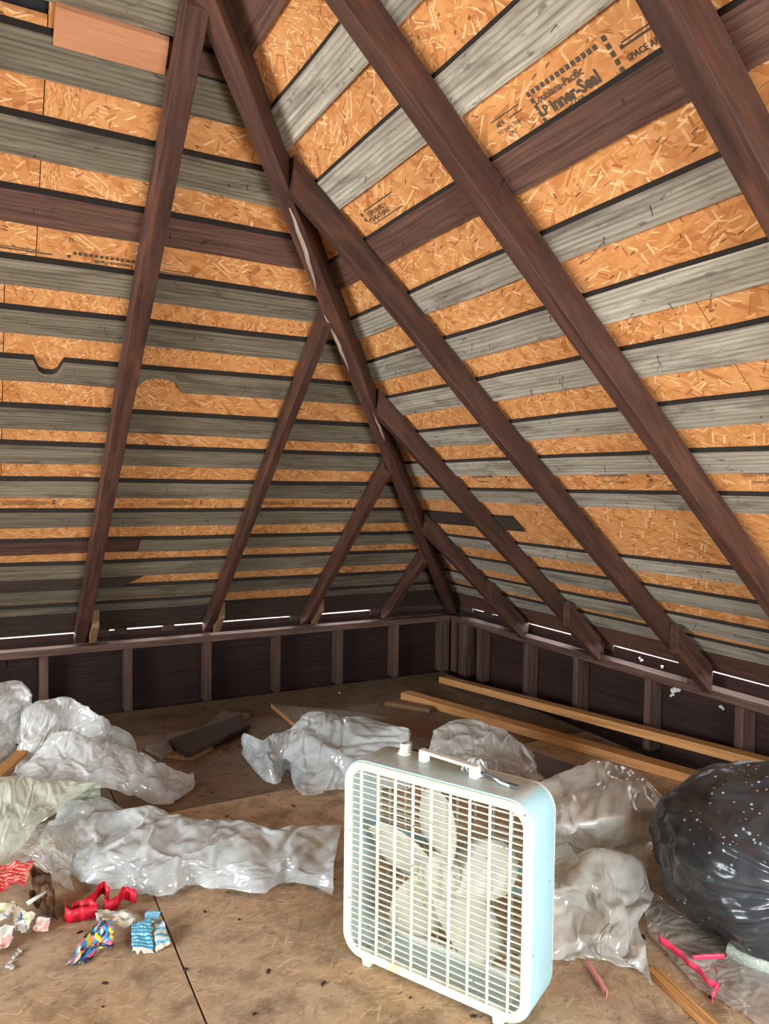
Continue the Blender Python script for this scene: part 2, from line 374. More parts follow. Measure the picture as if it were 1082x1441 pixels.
LBO = [(2.247, 2.161), (2.068, 1.981), (1.898, 1.814), (1.714, 1.636), (1.561, 1.484), (1.395, 1.314), (1.211, 1.125), (1.054, .971),
       (.887, .804), (.724, .641), (.557, .484), (.413, .322), (.322, .246), (.243, .159), (.129, .076), (.070, -.078)]
lx = [-2.50, -1.79, -1.13, -.53]
for i, (tu, tl) in enumerate(LBO):
    mat = OLIVE; nt = []
    joints = [XL, -4.4+.3*(i % 3)]
    if i == 1: joints += [-2.47]
    if i == 3: joints += [-2.48]
    if i == 4: joints += []
    if i in (7, 8): joints += [-1.79]
    if i == 10: joints += [-2.30]
    if i == 5: nt = [(-2.755, .055, .05, 'u'), (-2.36, .10, .052, 'l')]
    joints.append(9)
    for k in range(len(joints)-1):
        a, b = joints[k]+.002, joints[k+1]-.002
        mt = mat
        if i == 2 or i == 15: mt = BROWN if i == 2 else DARKB
        if i == 10 and k < len(joints)-2: mt = BROWN
        if i == 12:
            if k == 0: continue
            sheath('L', tl, tu, XL, -2.23, DARKB, end_cut=0.12); break
        if i == 14 and k == len(joints)-2:
            sheath('L', tl, tu, a, -1.77, mt); sheath('L', tl, tu, -1.12, 9, mt); continue
        if i == 15:
            mt = DARKB
        sheath('L', tl, tu, a, b, mt, [q for q in nt if a < q[0] < b])
sheath('L', 2.312, 2.42, XL, 9, OLIVE); sheath('L', 2.25, 2.30, -2.56, 9, BROWN)
for k in range(5):
    sheath('L', 2.48+.166*k, 2.565+.166*k, XL, 9, OLIVE)

RBO = [(2.200, 2.118), (2.015, 1.932), (1.832, 1.753), (1.654, 1.584), (1.491, 1.414), (1.339, 1.258), (1.169, 1.094), (1.016, .945),
       (.865, .803), (.557, .490), (.406, .329), (.257, .175), (.131, .058), (.054, -.078)]
for i, (tu, tl) in enumerate(RBO):
    mat = GREY
    if i == 2: mat = BROWN
    if i == 13: mat = BROWN
    joints = [YR, -4.9+.5*(i % 3)]
    if i in (0, 4): joints += [-2.89]
    if i in (1, 7): joints += [-2.16]
    if i == 5: joints += [-2.89]
    if i in (9, 11): joints += [-1.43]
    if i == 13: joints += [-2.16, -1.43]
    joints.append(9)
    for k in range(len(joints)-1):
        sheath('R', tl, tu, joints[k]+.002, joints[k+1]-.002, mat)
sheath('R', .645, .715, -1.62, 9, DARKB, end_cut=-.10)      # short board that stops past the second rafter
sheath('R', 2.30, 2.39, YR, 9, BROWN)
for k in range(4):
    sheath('R', 2.48+.166*k, 2.56+.166*k, YR, 9, GREY)

# rafters
def rafter(side, c, w, t_top, bend=(), top_shift=0.0, mat=RAFT):
    """2x4 rafter; c = edge nearest the corner side measured on the lower face"""
    P = PLb if side == 'L' else PRb
    mb = MB(); rings = []
    n = 10
    for k in range(n+1):
        t = -0.072 + (t_top+0.072)*k/n
        cc = c + top_shift*max(0, t)/max(t_top, .1)
        for (tc, tw, d) in bend:
            cc += d*max(0, 1-abs(t-tc)/tw)
        tl = t
        lo = 0.0
        if t < 0.0: lo = (-t)*0.55            # seat cut so the foot bears on the plate
        rings.append([P(tl, cc-w, lo), P(tl, cc, lo), P(tl, cc, D_B-.0005), P(tl, cc-w, D_B-.0005)])
    mb.loft(rings)
    return mb.build('rafter', mat, ceiling, bevel=0.003)
rafter('L', -2.490, .066, 2.46, top_shift=.035)
rafter('L', -1.768, .042, 1.74, top_shift=.015)
rafter('L', -1.111, .042, 1.08)
rafter('L', -.500, .042, .48)
rafter('L', -3.25, .05, 3.18); rafter('L', -3.95, .05, 3.18); rafter('L', -4.65, .05, 3.18); rafter('L', -5.35, .05, 3.18)
rafter('R', -.752, .045, .72); rafter('R', -1.416, .045, 1.39)
rafter('R', -2.13, .045, 2.10, bend=[(1.75, .5, -.02)]); rafter('R', -2.838, .055, 3.18, top_shift=-.05); rafter('R', -3.54, .062, 3.18, top_shift=-.02)
for yy in (-4.25, -4.95, -5.6): rafter('R', yy, .05, 3.18)
# hip rafter: a vertical plank down the diagonal
mb = MB(); rings = []
dg = Vector((1, -1, 0)).normalized()
for k in range(13):
    t = -0.05 + 3.2*k/12
    c = Vector((-t, -t, H+SL*(t+DD)))
    if t < 0: c.z = H + .0
    w2 = .031 + .003*math.sin(k*2.3); up = Vector((0, 0, D_O/NN - .004))
    rings.append([c-dg*w2, c+dg*w2, c+dg*w2+up, c-dg*w2+up])
mb.loft(rings); hip = mb.build('hip_rafter', RAFT, ceiling, bevel=0.003)
for (ta, tb, oa, ob, wd) in ((2.08, 1.86, .004, -.018, .016), (1.78, 1.58, -.030, -.020, .013), (1.40, 1.27, .012, .016, .009)):   # pale splintered wood where the timber has split
    mb = MB(); rings = []
    for k in range(9):
        f = k/8; t = ta+(tb-ta)*f; w_ = wd*(math.sin(math.pi*min(1, f*.9+.08)))+.001; c = Vector((-t, -t, H+SL*(t+DD)-.0022))+dg*(oa+(ob-oa)*f+.002*math.sin(k*2.1))
        rings.append([c, c+dg*w_, c+dg*w_+Vector((0, 0, .003)), c+Vector((0, 0, .003))])
    mb.loft(rings); tag(mb.build('split_wood', SPLIT, hip), 'pale splintered patch')
mb = MB(); zr = H+SL*(RIDGE+DD); mb.box((-RIDGE-.02, -RIDGE, zr-.02), (-RIDGE-.02, YR, zr-.02), (.04, 0, 0), (0, 0, .14)); mb.build('ridge_board', RAFT, ceiling)
# short blocks scabbed to the rafter feet
def scab(side, c, w, t0, t1, mat, lo0=-.02, name='rafter_block'):
    P = PLb if side == 'L' else PRb
    mb = MB(); rings = []
    for t in (t0, t1):
        lo = lo0 if t > 0.0 else max(lo0, -t*.55+.002)
        rings.append([P(t, c-w, lo), P(t, c, lo), P(t, c, .07), P(t, c-w, .07)])
    mb.loft(rings); return mb.build(name, mat, ceiling, bevel=.002)
scab('R', -.80, .05, .004, .27, RAFT, -.03); scab('R', -1.464, .05, .004, .24, RAFT, -.03); scab('R', -2.178, .05, .004, .24, RAFT, -.03); scab('R', -2.896, .05, .004, .24, RAFT, -.03); scab('R', -3.605, .05, .004, .24, RAFT, -.03)
for c in (-2.442, -1.722, -1.066):
    tag(scab('L', c, .040, .004, .125, PINE_D, -.004), 'tan wooden block against the rafter foot')

# orange plywood patch nailed under the left slope, and the dark opening beside it
mb = MB(); mb.loft([[PLb(2.243, -2.836, .079), PLb(2.315, -2.834, .079), PLb(2.315, -2.834, .0895), PLb(2.243, -2.836, .0895)], [PLb(2.243, -2.533, .079), PLb(2.311, -2.534, .079), PLb(2.311, -2.534, .0895), PLb(2.243, -2.533, .0895)]])
tag(mb.build('plywood_patch', PATCH, ceiling), 'smooth orange plywood patch')

# nails poking through the roof
def nails(side, n, rows, lim):
    mb = MB(); P = PLb if side == 'L' else PRb
    rn = random.Random(5 if side == 'L' else 6)
    for i in range(n):
        tu, tl = rn.choice(rows); c = rn.uniform(*lim)
        if rn.random() < .72: t = rn.uniform(tl+.008, tu-.008); o0 = D_B+.001
        else: t = tl-rn.uniform(.01, .06); o0 = D_O if side == 'L' else D_OR
        if c > -t-.05: continue
        a = P(t, c, o0); L = rn.uniform(.008, .03)
        dr = (P(0, 0, -1)-P(0, 0, 0)).normalized(); dr = (dr+Vector((rn.gauss(0, .5), rn.gauss(0, .5), rn.gauss(0, .5)))).normalized()
        mb.tube([a, a+dr*L], [.0013, .0009], 4)
    tag(mb.build('roofing_nails', NAIL, ceiling), 'bent nail points through the roof boards', kind='stuff')
nails('L', 230, LBO[:15], (-3.05, -.3)); nails('R', 330, RBO[:13], (-3.9, -.3))

# ------------------------------------------------------------------ knee walls
def knee(name, left, label):
    def Q(a, dpt, z): return Vector((a, dpt, z)) if left else Vector((dpt, a, z))   # a along the wall, dpt outward
    end = XL if left else YR
    root = MB(); root.box(Q(end, .115, -.12), Q(.12, .115, -.12), Q(0, .02, 0)-Q(0, 0, 0), (0, 0, .590))
    w = tag(root.build(name, DARKB), label, kind='structure')
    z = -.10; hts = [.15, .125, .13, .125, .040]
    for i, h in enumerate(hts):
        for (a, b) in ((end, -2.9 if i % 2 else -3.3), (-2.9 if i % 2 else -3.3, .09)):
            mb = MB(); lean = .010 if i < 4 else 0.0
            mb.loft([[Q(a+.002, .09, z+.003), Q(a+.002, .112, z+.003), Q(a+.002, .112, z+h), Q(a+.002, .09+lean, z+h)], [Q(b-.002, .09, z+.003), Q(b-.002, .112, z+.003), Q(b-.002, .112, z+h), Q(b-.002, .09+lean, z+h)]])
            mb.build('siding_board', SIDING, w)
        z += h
    for (a, b) in ((end, -3.0), (-3.0, .0 if left else .0)):
        mb = MB(); mb.box(Q(a+.002, 0, H-.040), Q(b-.001, 0, H-.040), Q(0, .088, 0)-Q(0, 0, 0), (0, 0, .040)); mb.build('top_plate', PLATE, w, bevel=.003)
    if left: st = [(-.452, .042), (-.888, .045), (-1.335, .042), (-1.79, .045), (-2.263, .045), (-2.718, .045), (-3.17, .045), (-3.62, .045), (-4.07, .045), (-4.5, .045), (-4.95, .045), (-5.4, .045)]
    else: st = [(-.155, .09), (-.355, .045), (-.86, .042), (-1.31, .042), (-1.84, .042), (-2.37, .045), (-2.85, .045), (-3.3, .045), (-3.75, .045), (-4.2, .045), (-4.65, .045), (-5.1, .045)]
    for c, wd in st:
        mb = MB(); mb.box(Q(c-wd/2, .002, 0), Q(c-wd/2, .002, H-.041), Q(wd, 0, 0)-Q(0, 0, 0), Q(0, .086, 0)-Q(0, 0, 0)); mb.build('stud', PLATE, w, bevel=.002)
    if left:
        mb = MB(); mb.box((-.075, .002, 0), (-.075, .002, H-.041), (.07, 0, 0), (0, .086, 0)); mb.build('stud', PLATE, w, bevel=.002)
    else:
        mb = MB(); mb.box((.004, -.06, 0), (.004, -.06, H-.041), (.082, 0, 0), (0, .055, 0)); mb.build('stud', PLATE, w, bevel=.002)
        mb = MB()
        for (y, zz, sz) in ((-1.95, .335, .026), (-1.93, .30, .012), (-2.21, .315, .014), (-1.72, .44, .012), (-1.86, .43, .012)):
            for k in range(4):
                c = Vector((.090-.004, y+random.gauss(0, sz*.5), zz+random.gauss(0, sz*.35)))
                ring = []
                for q in range(5):
                    th = q/4*math.pi/2; rr = sz*.6*math.cos(th)
                    ring.append([c+Vector((-sz*.5*math.sin(th), rr*math.cos(2*math.pi*j/8), rr*math.sin(2*math.pi*j/8))) for j in range(8)])
                mb.loft(ring)
        tag(mb.build('pale_cocoons', WEB, w, smooth=True), 'small pale clumps stuck to the dark siding', kind='stuff')
    return w
wl = knee('wall_left', True, 'low dark knee wall of studs and boards under the left slope')
wr = knee('wall_right', False, 'low dark knee wall of studs and boards under the right slope')
# fillers that close most of the gap at the eaves
for left, spans in ((True, [(-6, -3.05), (-2.52, -2.36), (-2.33, -2.26), (-2.05, -1.98), (-1.22, -1.02), (-.62, .1)]), (False, [(YR, -2.75), (-2.12, -2.0), (-1.52, -1.18), (-.78, -.50), (-.40, -.30), (-.16, .1)])):
    for a, b in spans:
        mb = MB()
        if left: mb.box((a, .082, .445), (b, .082, .445), (0, .03, 0), (0, 0, .05))
        else: mb.box((.082, a, .445), (.082, b, .445), (.03, 0, 0), (0, 0, .05))
        mb.build('eave_filler', DARKB, wl if left else wr)

# far side and back of the attic, with a window opening in each
def wall_with_hole(name, alongx, const, a0, a1, zt, h):
    mb = MB(); th = .08
    def q(a, z): return (a, const, z) if alongx else (const, a, z)
    tv = (0, -th, 0) if alongx else (-th, 0, 0)
    def bx(p, r, z0, z1): mb.box(q(p, z0), q(r, z0), (0, 0, z1-z0), tv)
    bx(a0, h[0], -.12, zt); bx(h[1], a1, -.12, zt); bx(h[0], h[1], -.12, h[2]); bx(h[0], h[1], h[3], zt)
    return tag(mb.build(name, PLASTER), kind='structure')
wall_with_hole('wall_far', False, XL, YR, .1, zt, (WIN1['y0'], WIN1['y1'], WIN1['z0'], WIN1['z1']))
wall_with_hole('wall_back', True, YR, XL, .1, zt, (WIN2['x0'], WIN2['x1'], WIN2['z0'], WIN2['z1']))
def sash(name, alongx, const, a0, a1, z0, z1):
    mb = MB()
    def bx(p, r, zz0, zz1):
        if alongx: mb.box((p, const, zz0), (r, const, zz0), (0, -.05, 0), (0, 0, zz1-zz0))
        else: mb.box((const, p, zz0), (const, r, zz0), (-.05, 0, 0), (0, 0, zz1-zz0))
    f = .05; zm = (z0+z1)/2
    bx(a0, a1, z0, z0+f); bx(a0, a1, z1-f, z1); bx(a0, a0+f, z0+f, z1-f); bx(a1-f, a1, z0+f, z1-f); bx(a0+f, a1-f, zm-.02, zm+.02)
    tag(mb.build(name, PLASTER), kind='structure')
sash('window_1', False, XL-.015, WIN1['y0'], WIN1['y1'], WIN1['z0'], WIN1['z1'])
sash('window_2', True, YR-.015, WIN2['x0'], WIN2['x1'], WIN2['z0'], WIN2['z1'])

# ------------------------------------------------------------------ floor
mb = MB(); mb.box((XL, YR, -.13), (.12, YR, -.13), (0, -YR+.12, 0), (0, 0, .105))
floor = tag(mb.build('floor', DARKB), 'attic floor of worn brown OSB sheets', kind='structure')
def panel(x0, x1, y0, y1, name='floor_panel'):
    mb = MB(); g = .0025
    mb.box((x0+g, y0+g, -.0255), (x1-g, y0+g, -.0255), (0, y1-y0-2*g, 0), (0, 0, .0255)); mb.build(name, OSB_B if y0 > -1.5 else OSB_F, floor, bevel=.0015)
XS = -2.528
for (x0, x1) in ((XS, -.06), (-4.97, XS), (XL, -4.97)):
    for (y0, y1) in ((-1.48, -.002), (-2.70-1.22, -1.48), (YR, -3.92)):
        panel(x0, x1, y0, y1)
# ------------------------------------------------------------------ (objects follow)
# ------------------------------------------------------------------ box fan
def mat_enamel(name, col, rust=(0.45, 0.30, 0.12), amt=0.5, rough=0.35, thr=0.60):
    t = NT(name); co = t.n('ShaderNodeTexCoord')
    n = t.n('ShaderNodeTexNoise', Scale=9.0, Detail=6.0, Roughness=0.7); t.l(co.outputs['Object'], n.inputs['Vector'])
    f = t.ramp(n.outputs[0], [(thr, (0, 0, 0)), (thr+.14, (1, 1, 1))]); c = t.mix(t.mul(f, amt), col, rust)
    v = t.n('ShaderNodeTexVoronoi', Scale=38.0); t.l(co.outputs['Object'], v.inputs['Vector'])
    sp = t.n('ShaderNodeSeparateColor'); t.l(v.outputs['Color'], sp.inputs[0])
    k = t.mul(t.mul(v.outputs['Distance'], .13, 'LESS_THAN'), t.mul(sp.outputs[0], .80, 'GREATER_THAN'))
    c = t.mix(t.mul(k, .8), c, (0.12, 0.09, 0.06))
    return t.finish(c, rough, spec=0.5)
EN_B = mat_enamel('daylight_tinted_enamel', (0.46, 0.78, 0.88), (0.30, 0.22, 0.14), 0.35, thr=.64)  # bluish white housing enamel, cool window daylight painted in as extra blue
EN_T = mat_enamel('stained_white_enamel', (0.62, 0.76, 0.78), (0.40, 0.31, 0.19), 0.6, thr=.60)
CREAM = mat_enamel('cream_plastic', (0.80, 0.80, 0.68), (0.60, 0.45, 0.20), 0.55, 0.5, .56)
BLADE = mat_enamel('cream_blade', (0.60, 0.60, 0.51), (0.50, 0.38, 0.2), 0.4, 0.5)
KNOBM = mat_plain('white_plastic', (0.80, 0.82, 0.78), .4)
CORD = mat_plain('grey_white_cord', (0.62, 0.64, 0.62), .5)
CORD_D = mat_plain('dark_cord', (0.10, 0.11, 0.12), .5)

A0 = at(482, 1343); B0 = at(745, 1461)
ax = (B0-A0); FW = ax.length; rz = math.atan2(ax.y, ax.x)
FD, FH, FR = 0.150, 0.578, 0.068
fan = empty('box_fan', (A0.x, A0.y, 0), rz)      # local: x across the front, y to the rear, z up
tag(fan, 'old cream and bluish white square box fan standing on the floor with rust stains', 'fan')
Z0 = .012
def rrect(inset, y, r=None, n=7):
    r = max((FR if r is None else r)-inset, .012); pts = []
    x0, x1, z0, z1 = inset, FW-inset, Z0+inset, FH-inset
    for cx, cz, a0 in ((x1-r, z0+r, -90), (x1-r, z1-r, 0), (x0+r, z1-r, 90), (x0+r, z0+r, 180)):
        for k in range(n+1):
            a = math.radians(a0+90*k/n); pts.append(Vector((cx+r*math.cos(a), y, cz+r*math.sin(a))))
    return pts
mb = MB()      # sheet metal shell
mb.loft([rrect(0, .006), rrect(0, FD-.006), rrect(.004, FD), rrect(.010, FD), rrect(.010, .01), rrect(.004, .003), rrect(0, .006)], cap=False)
hs = mb.build('housing', [EN_B, EN_T], fan, smooth=True)
for p in hs.data.polygons:
    if (p.center.z > FH-.03 and abs(p.normal.z) > .9) or (p.center.y > .012 and p.center.y < FD-.012 and ((p.center-Vector((FW/2, p.center.y, FH/2))).dot(p.normal) < 0)): p.material_index = 1
es = hs.modifiers.new('es', 'EDGE_SPLIT'); es.split_angle = math.radians(40)
def bezel(name, y0, y1, wdt):
    mb = MB(); mb.loft([rrect(.003, y0+.004), rrect(.006, y0), rrect(wdt-.004, y0), rrect(wdt, y0+.004), rrect(wdt, y1), rrect(.003, y1), rrect(.003, y0+.004)], cap=False)
    o = mb.build(name, CREAM, fan, smooth=True); e = o.modifiers.new('es', 'EDGE_SPLIT'); e.split_angle = math.radians(35); return o
fg = bezel('front_grille', -.006, .010, .026)
rg = bezel('rear_grille', FD-.008, FD+.006, .026)
def inner_half(z, ins):
    """half width limits of the rounded opening at height z"""
    r = FR-ins; zb, zt_ = Z0+ins, FH-ins
    d = 0.0
    if z < zb+r: d = r-math.sqrt(max(0, r*r-(zb+r-z)**2))
    if z > zt_-r: d = r-math.sqrt(max(0, r*r-(z-zt_+r)**2))
    return ins+d, FW-ins-d
def grille(root, yc, seed):
    mb = MB(); nb = 29
    for i in range(nb):
        z = Z0+.026+(FH-Z0-.052)*(i+.5)/nb
        xa, xb = inner_half(z, .024)
        h = .0014
        mb.box((xa, yc-.002, z-h), (xb, yc-.002, z-h), (0, .004, 0), (0, 0, 2*h))
    tag(mb.build('grille_bars', CREAM, root), kind='stuff')
    nv = 9
    for i in range(nv):
        x = .026+(FW-.052)*(i+.6)/(nv+.2)
        mv = MB(); mv.box((x-.0016, yc-.006, Z0+.027), (x-.0016, yc-.006, FH-.027), (.0032, 0, 0), (0, .010, 0)); mv.build('grille_rib', CREAM, root)
grille(fg, .001, 1); grille(rg, FD-.002, 2)
# rotor
cxf, czf = FW*.5, (FH+Z0)/2
rot = MB(); rr = []
for (r, y) in ((.0, .028), (.035, .026), (.055, .034), (.062, .05), (.062, .075), (.0, .078)):
    rr.append([(cxf+r*math.cos(2*math.pi*j/24), y, czf+r*math.sin(2*math.pi*j/24)) for j in range(24)])
rot.loft(rr, cap=False); rotor = rot.build('rotor_hub', BLADE, fan, smooth=True)
for k in range(5):
    a = math.radians(95+72*k); mb = MB(); P = []
    for i in range(9):
        f = i/8; r = .05+.19*f; half = (.05+.052*math.sin(math.pi*min(1, f*.8+.12)))*(1 if f < .85 else (1-((f-.85)/.15)**2*.5))
        row = []
        for j in range(7):
            s = (j/6-.5)*2; w = s*half; ang = a+w/r*.72
            row.append(Vector((cxf+r*math.cos(ang), .058+s*.026*(1-.25*f)+.004*(1-s*s), czf+r*math.sin(ang))))
        P.append(row)
    mb.grid(P); b = mb.build('fan_blade', BLADE, rotor, smooth=True); sm = b.modifiers.new('thick', 'SOLIDIFY'); sm.thickness = .002
mb = MB(); mb.tube([(cxf, .078, czf), (cxf, .128, czf)], .055, 20); mb.build('motor', EN_B, fan, smooth=False)
mb = MB(); mb.box((.01, .128, czf-.03), (FW-.01, .128, czf-.03), (0, .006, 0), (0, 0, .022)); mb.box((.01, .128, czf+.03), (FW-.01, .128, czf+.03), (0, .006, 0), (0, 0, .022)); mb.build('motor_bracket', EN_B, fan)
# screws round the bezel
for (x, z) in ((.075, FH-.013), (FW-.075, FH-.013), (FW-.013, FH*.55), (.013, FH*.55), (FW-.05, Z0+.014)):
    mb = MB(); mb.tube([(x, -.0095, z), (x, -.004, z)], [.0045, .0055], 10); mb.box((x-.004, -.0101, z-.0006), (x+.004, -.0101, z-.0006), (0, .001, 0), (0, 0, .0012)); mb.build('screw', NAIL if False else CORD, fan)
# feet
for x in (.085, FW-.085):
    mb = MB(); mb.loft([[(x-.012, -.004, 0), (x+.012, -.004, 0), (x+.012, FD+.002, 0), (x-.012, FD+.002, 0)], [(x-.014, -.006, Z0+.016), (x+.014, -.006, Z0+.016), (x+.014, FD+.004, Z0+.016), (x-.014, FD+.004, Z0+.016)]])
    mb.build('foot', CREAM, fan)
# knob, handle and bundled cord on the top
inv = Matrix.Translation(fan.location) @ Matrix.Rotation(rz, 4, 'Z'); inv.invert()
def top(px, py, z=FH): return inv @ at(px, py, z)
k0 = top(570, 1060)
mb = MB(); mb.tube([k0, k0+Vector((0, 0, .006)), k0+Vector((0, 0, .007)), k0+Vector((0, 0, .026)), k0+Vector((0, 0, .030))], [.021, .021, .0165, .0155, .013], 16)
kb = mb.build('speed_knob', KNOBM, fan); mb = MB(); mb.box(k0+Vector((-.0015, -.012, .0302)), k0+Vector((-.0015, .012, .0302)), (.003, 0, 0), (0, 0, .001)); mb.build('knob_pointer', CORD_D, kb)
h0, h1 = top(597, 1071), top(668, 1094)
hd = (h1-h0); hd.z = 0; hn = Vector((-hd.y, hd.x, 0)).normalized()
mb = MB()
hw = .011
for p in (h0, h1):
    e = hd.normalized()*.012
    mb.loft([[p-e-hn*hw*1.1, p+e-hn*hw*1.1, p+e+hn*hw*1.1, p-e+hn*hw*1.1], [p-e+Vector((0, 0, .030))-hn*hw, p+e+Vector((0, 0, .030))-hn*hw, p+e+Vector((0, 0, .030))+hn*hw, p-e+Vector((0, 0, .030))+hn*hw]])
mb.box(h0-hn*hw-hd.normalized()*.012+Vector((0, 0, .024)), h1-hn*hw+hd.normalized()*.012+Vector((0, 0, .024)), hn*2*hw, (0, 0, .009))
hdl = mb.build('carry_handle', KNOBM, fan, bevel=.002)
mb = MB(); cc = top(672, 1088); e = hd.normalized()
for k in range(5):                                   # cord looped round the handle end
    o_ = cc+e*(.010*k-.03)+Vector((0, 0, .017))
    mb.tube([o_+hn*.024*math.cos(q*math.pi/6)+Vector((0, 0, .019*math.sin(q*math.pi/6)))+e*(.012*math.sin(q*math.pi/6+k)) for q in range(13)], .0036, 6)
mb.tube([cc+e*.0+hn*.02+Vector((0, 0, .012)), cc+e*.04-hn*.005+Vector((0, 0, .010)), cc+e*.085-hn*.022+Vector((0, 0, .005)), cc+e*.115-hn*.024+Vector((0, 0, .004))], .0038, 6)
pc = mb.build('power_cord', CORD, fan, smooth=True)
mb = MB(); mb.tube([cc+e*.005-hn*.02+Vector((0, 0, .014)), cc+e*.05-hn*.015+Vector((0, 0, .012)), cc+e*.09-hn*.012+Vector((0, 0, .006)), cc+e*.12-hn*.010+Vector((0, 0, .004))], .004, 6)
tag(mb.build('dark_cord_strand', CORD_D, pc, smooth=True), 'dark strand of the cord')
mb = MB(); q0 = cc+e*.115-hn*.024+Vector((0, 0, .002)); mb.box(q0, q0+e*.022, hn*.012, (0, 0, .007)); mb.build('plug', CORD_D, pc)

# ------------------------------------------------------------------ timbers and boards on the floor
def thing_beam(name, A, B, wv, tv, mat, label, cat, group=None, bevel=.003):
    mb = MB(); A, B, wv, tv = Vector(A), Vector(B), Vector(wv), Vector(tv); n = 6; rings = []
    for k in range(n+1):
        p = A.lerp(B, k/n); rings.append([p, p+wv, p+wv+tv, p+tv])
    mb.loft(rings); return tag(mb.build(name, mat, bevel=bevel), label, cat, group)
# long pine stud, one end on the floor near the corner, the other leaning up on the bag
d1 = Vector((-.02, -3.0, .195))-Vector((-.25, -.26, .001)); s1 = Vector((d1.y, -d1.x, 0)).normalized()
if s1.x < 0: s1 = -s1
thing_beam('pine_stud', (-.262, -.26, .001), (-.085, -2.80, .178), s1*.068, (0, 0, .043), PINE, 'long bright orange pine stud lying nearest the right knee wall', 'timber')
s2a, s2b = Vector((-.70, -.50, .001)), Vector((-.15, -2.33, .001)); d2 = s2b-s2a; n2 = Vector((-d2.y, d2.x, 0)).normalized()
if n2.x < 0: n2 = -n2
thing_beam('pine_stud', s2a, s2b, n2*.085, (0, 0, .045), PINE, 'dusty pine stud lying flat between the orange stud and the plastic sheets', 'timber')
a3 = at(541, 994); b3 = at(700, 1020)
n3 = Vector((-(b3-a3).y, (b3-a3).x, 0)).normalized()
thing_beam('timber_offcut', a3+Vector((0, 0, .001)), a3+(b3-a3).normalized()*.30+Vector((0, 0, .001)), n3*.07, (0, 0, .026), PINE_D, 'short brown board end poking out left of the dusty stud', 'timber')
# big dusty plywood sheet with an orange edge
mb = MB(); poly = [at(381, 990, .028), at(424, 1026, .028), at(600, 1050, .028), at(640, 1024, .028), at(505, 1002, .028)]
pb = [Vector((p.x, p.y, .002)) for p in poly]
mb.loft([[(p.x, p.y, .002) for p in poly], [(p.x, p.y, .028) for p in poly]])
ob = mb.build('plywood_sheet', [DUSTY, PINE], bevel=.001); ob.data.polygons[0].material_index = 1
tag(ob, 'dusty grey plywood sheet with an orange cut edge lying under the crumpled plastic', 'plywood')
mb = MB(); poly = [at(505, 1014, .04), at(572, 1006, .04), at(640, 1024, .04), at(640, 1034, .04), at(560, 1034, .04)]
mb.prism([(p.x, p.y) for p in poly], .0285, .040)
tag(mb.build('plywood_sheet', PINE_D), 'brown board lying across the dusty plywood sheet beside the studs', 'plywood')
# brown sheet under the studs on the right
mb = MB(); poly = [at(620, 1060), at(790, 1120), at(940, 1165), at(985, 1140), at(720, 1050), at(660, 1036)]
mb.prism([(p.x, p.y) for p in poly], .001, .010)
tag(mb.build('plywood_sheet', BROWN), 'flat dark brown board on the floor between dusty stud and plastic', 'plywood')
# broken planks on the left
def plank(pxs, z0, th, mat, label):
    poly = [at(*p, z0+th) for p in pxs]; mb = MB(); mb.prism([(p.x, p.y) for p in poly], z0, z0+th)
    return tag(mb.build('plank', mat, bevel=.002), label, 'plank', 'broken planks on the left of the floor')
plank([(262, 1062), (238, 1040), (340, 1005), (352, 1020)], .022, .020, DARKB, 'dark grey plank lying on top of smaller offcuts')
plank([(204, 1050), (232, 1043), (244, 1055), (228, 1063)], .001, .022, DUSTY, 'pale square offcut at the left end of the dark plank')
plank([(234, 1062), (262, 1050), (300, 1050), (272, 1065)], .001, .020, PINE_D, 'orange brown offcut under the front of the dark plank')
plank([(288, 1020), (312, 1000), (352, 1004), (340, 1014)], .001, .018, DUSTY, 'grey board end behind the dark plank')
# strip lying in the plastic pile, trim strip at bottom right
p0, p1 = at(-8, 1102, .17), at(62, 1033, .20); d = (p1-p0); n_ = Vector((-d.y, d.x, 0)).normalized()*.05
thing_beam('wood_strip', p0-Vector((0, 0, .02)), p1-Vector((0, 0, .02)), n_, (0, 0, .02), PINE, 'tan wood strip leaning among the plastic at far left', 'timber')
ta, tb = at(908, 1362, .014), at(1030, 1478, .014); d = tb-ta; n_ = Vector((d.y, -d.x, 0)).normalized()
if n_.x < 0: n_ = -n_
ms = empty('trim_moulding', (0, 0, 0)); tag(ms, 'orange pine moulding strip at the bottom right by the pink ribbon', 'moulding')
for k in range(3):
    mb = MB(); mb.box((ta.x+n_.x*.0125*k, ta.y+n_.y*.0125*k, .001), (tb.x+n_.x*.0125*k, tb.y+n_.y*.0125*k, .001), n_*.0115, (0, 0, .016-.003*(k == 1))); mb.build('bead', PINE, ms, bevel=.002)
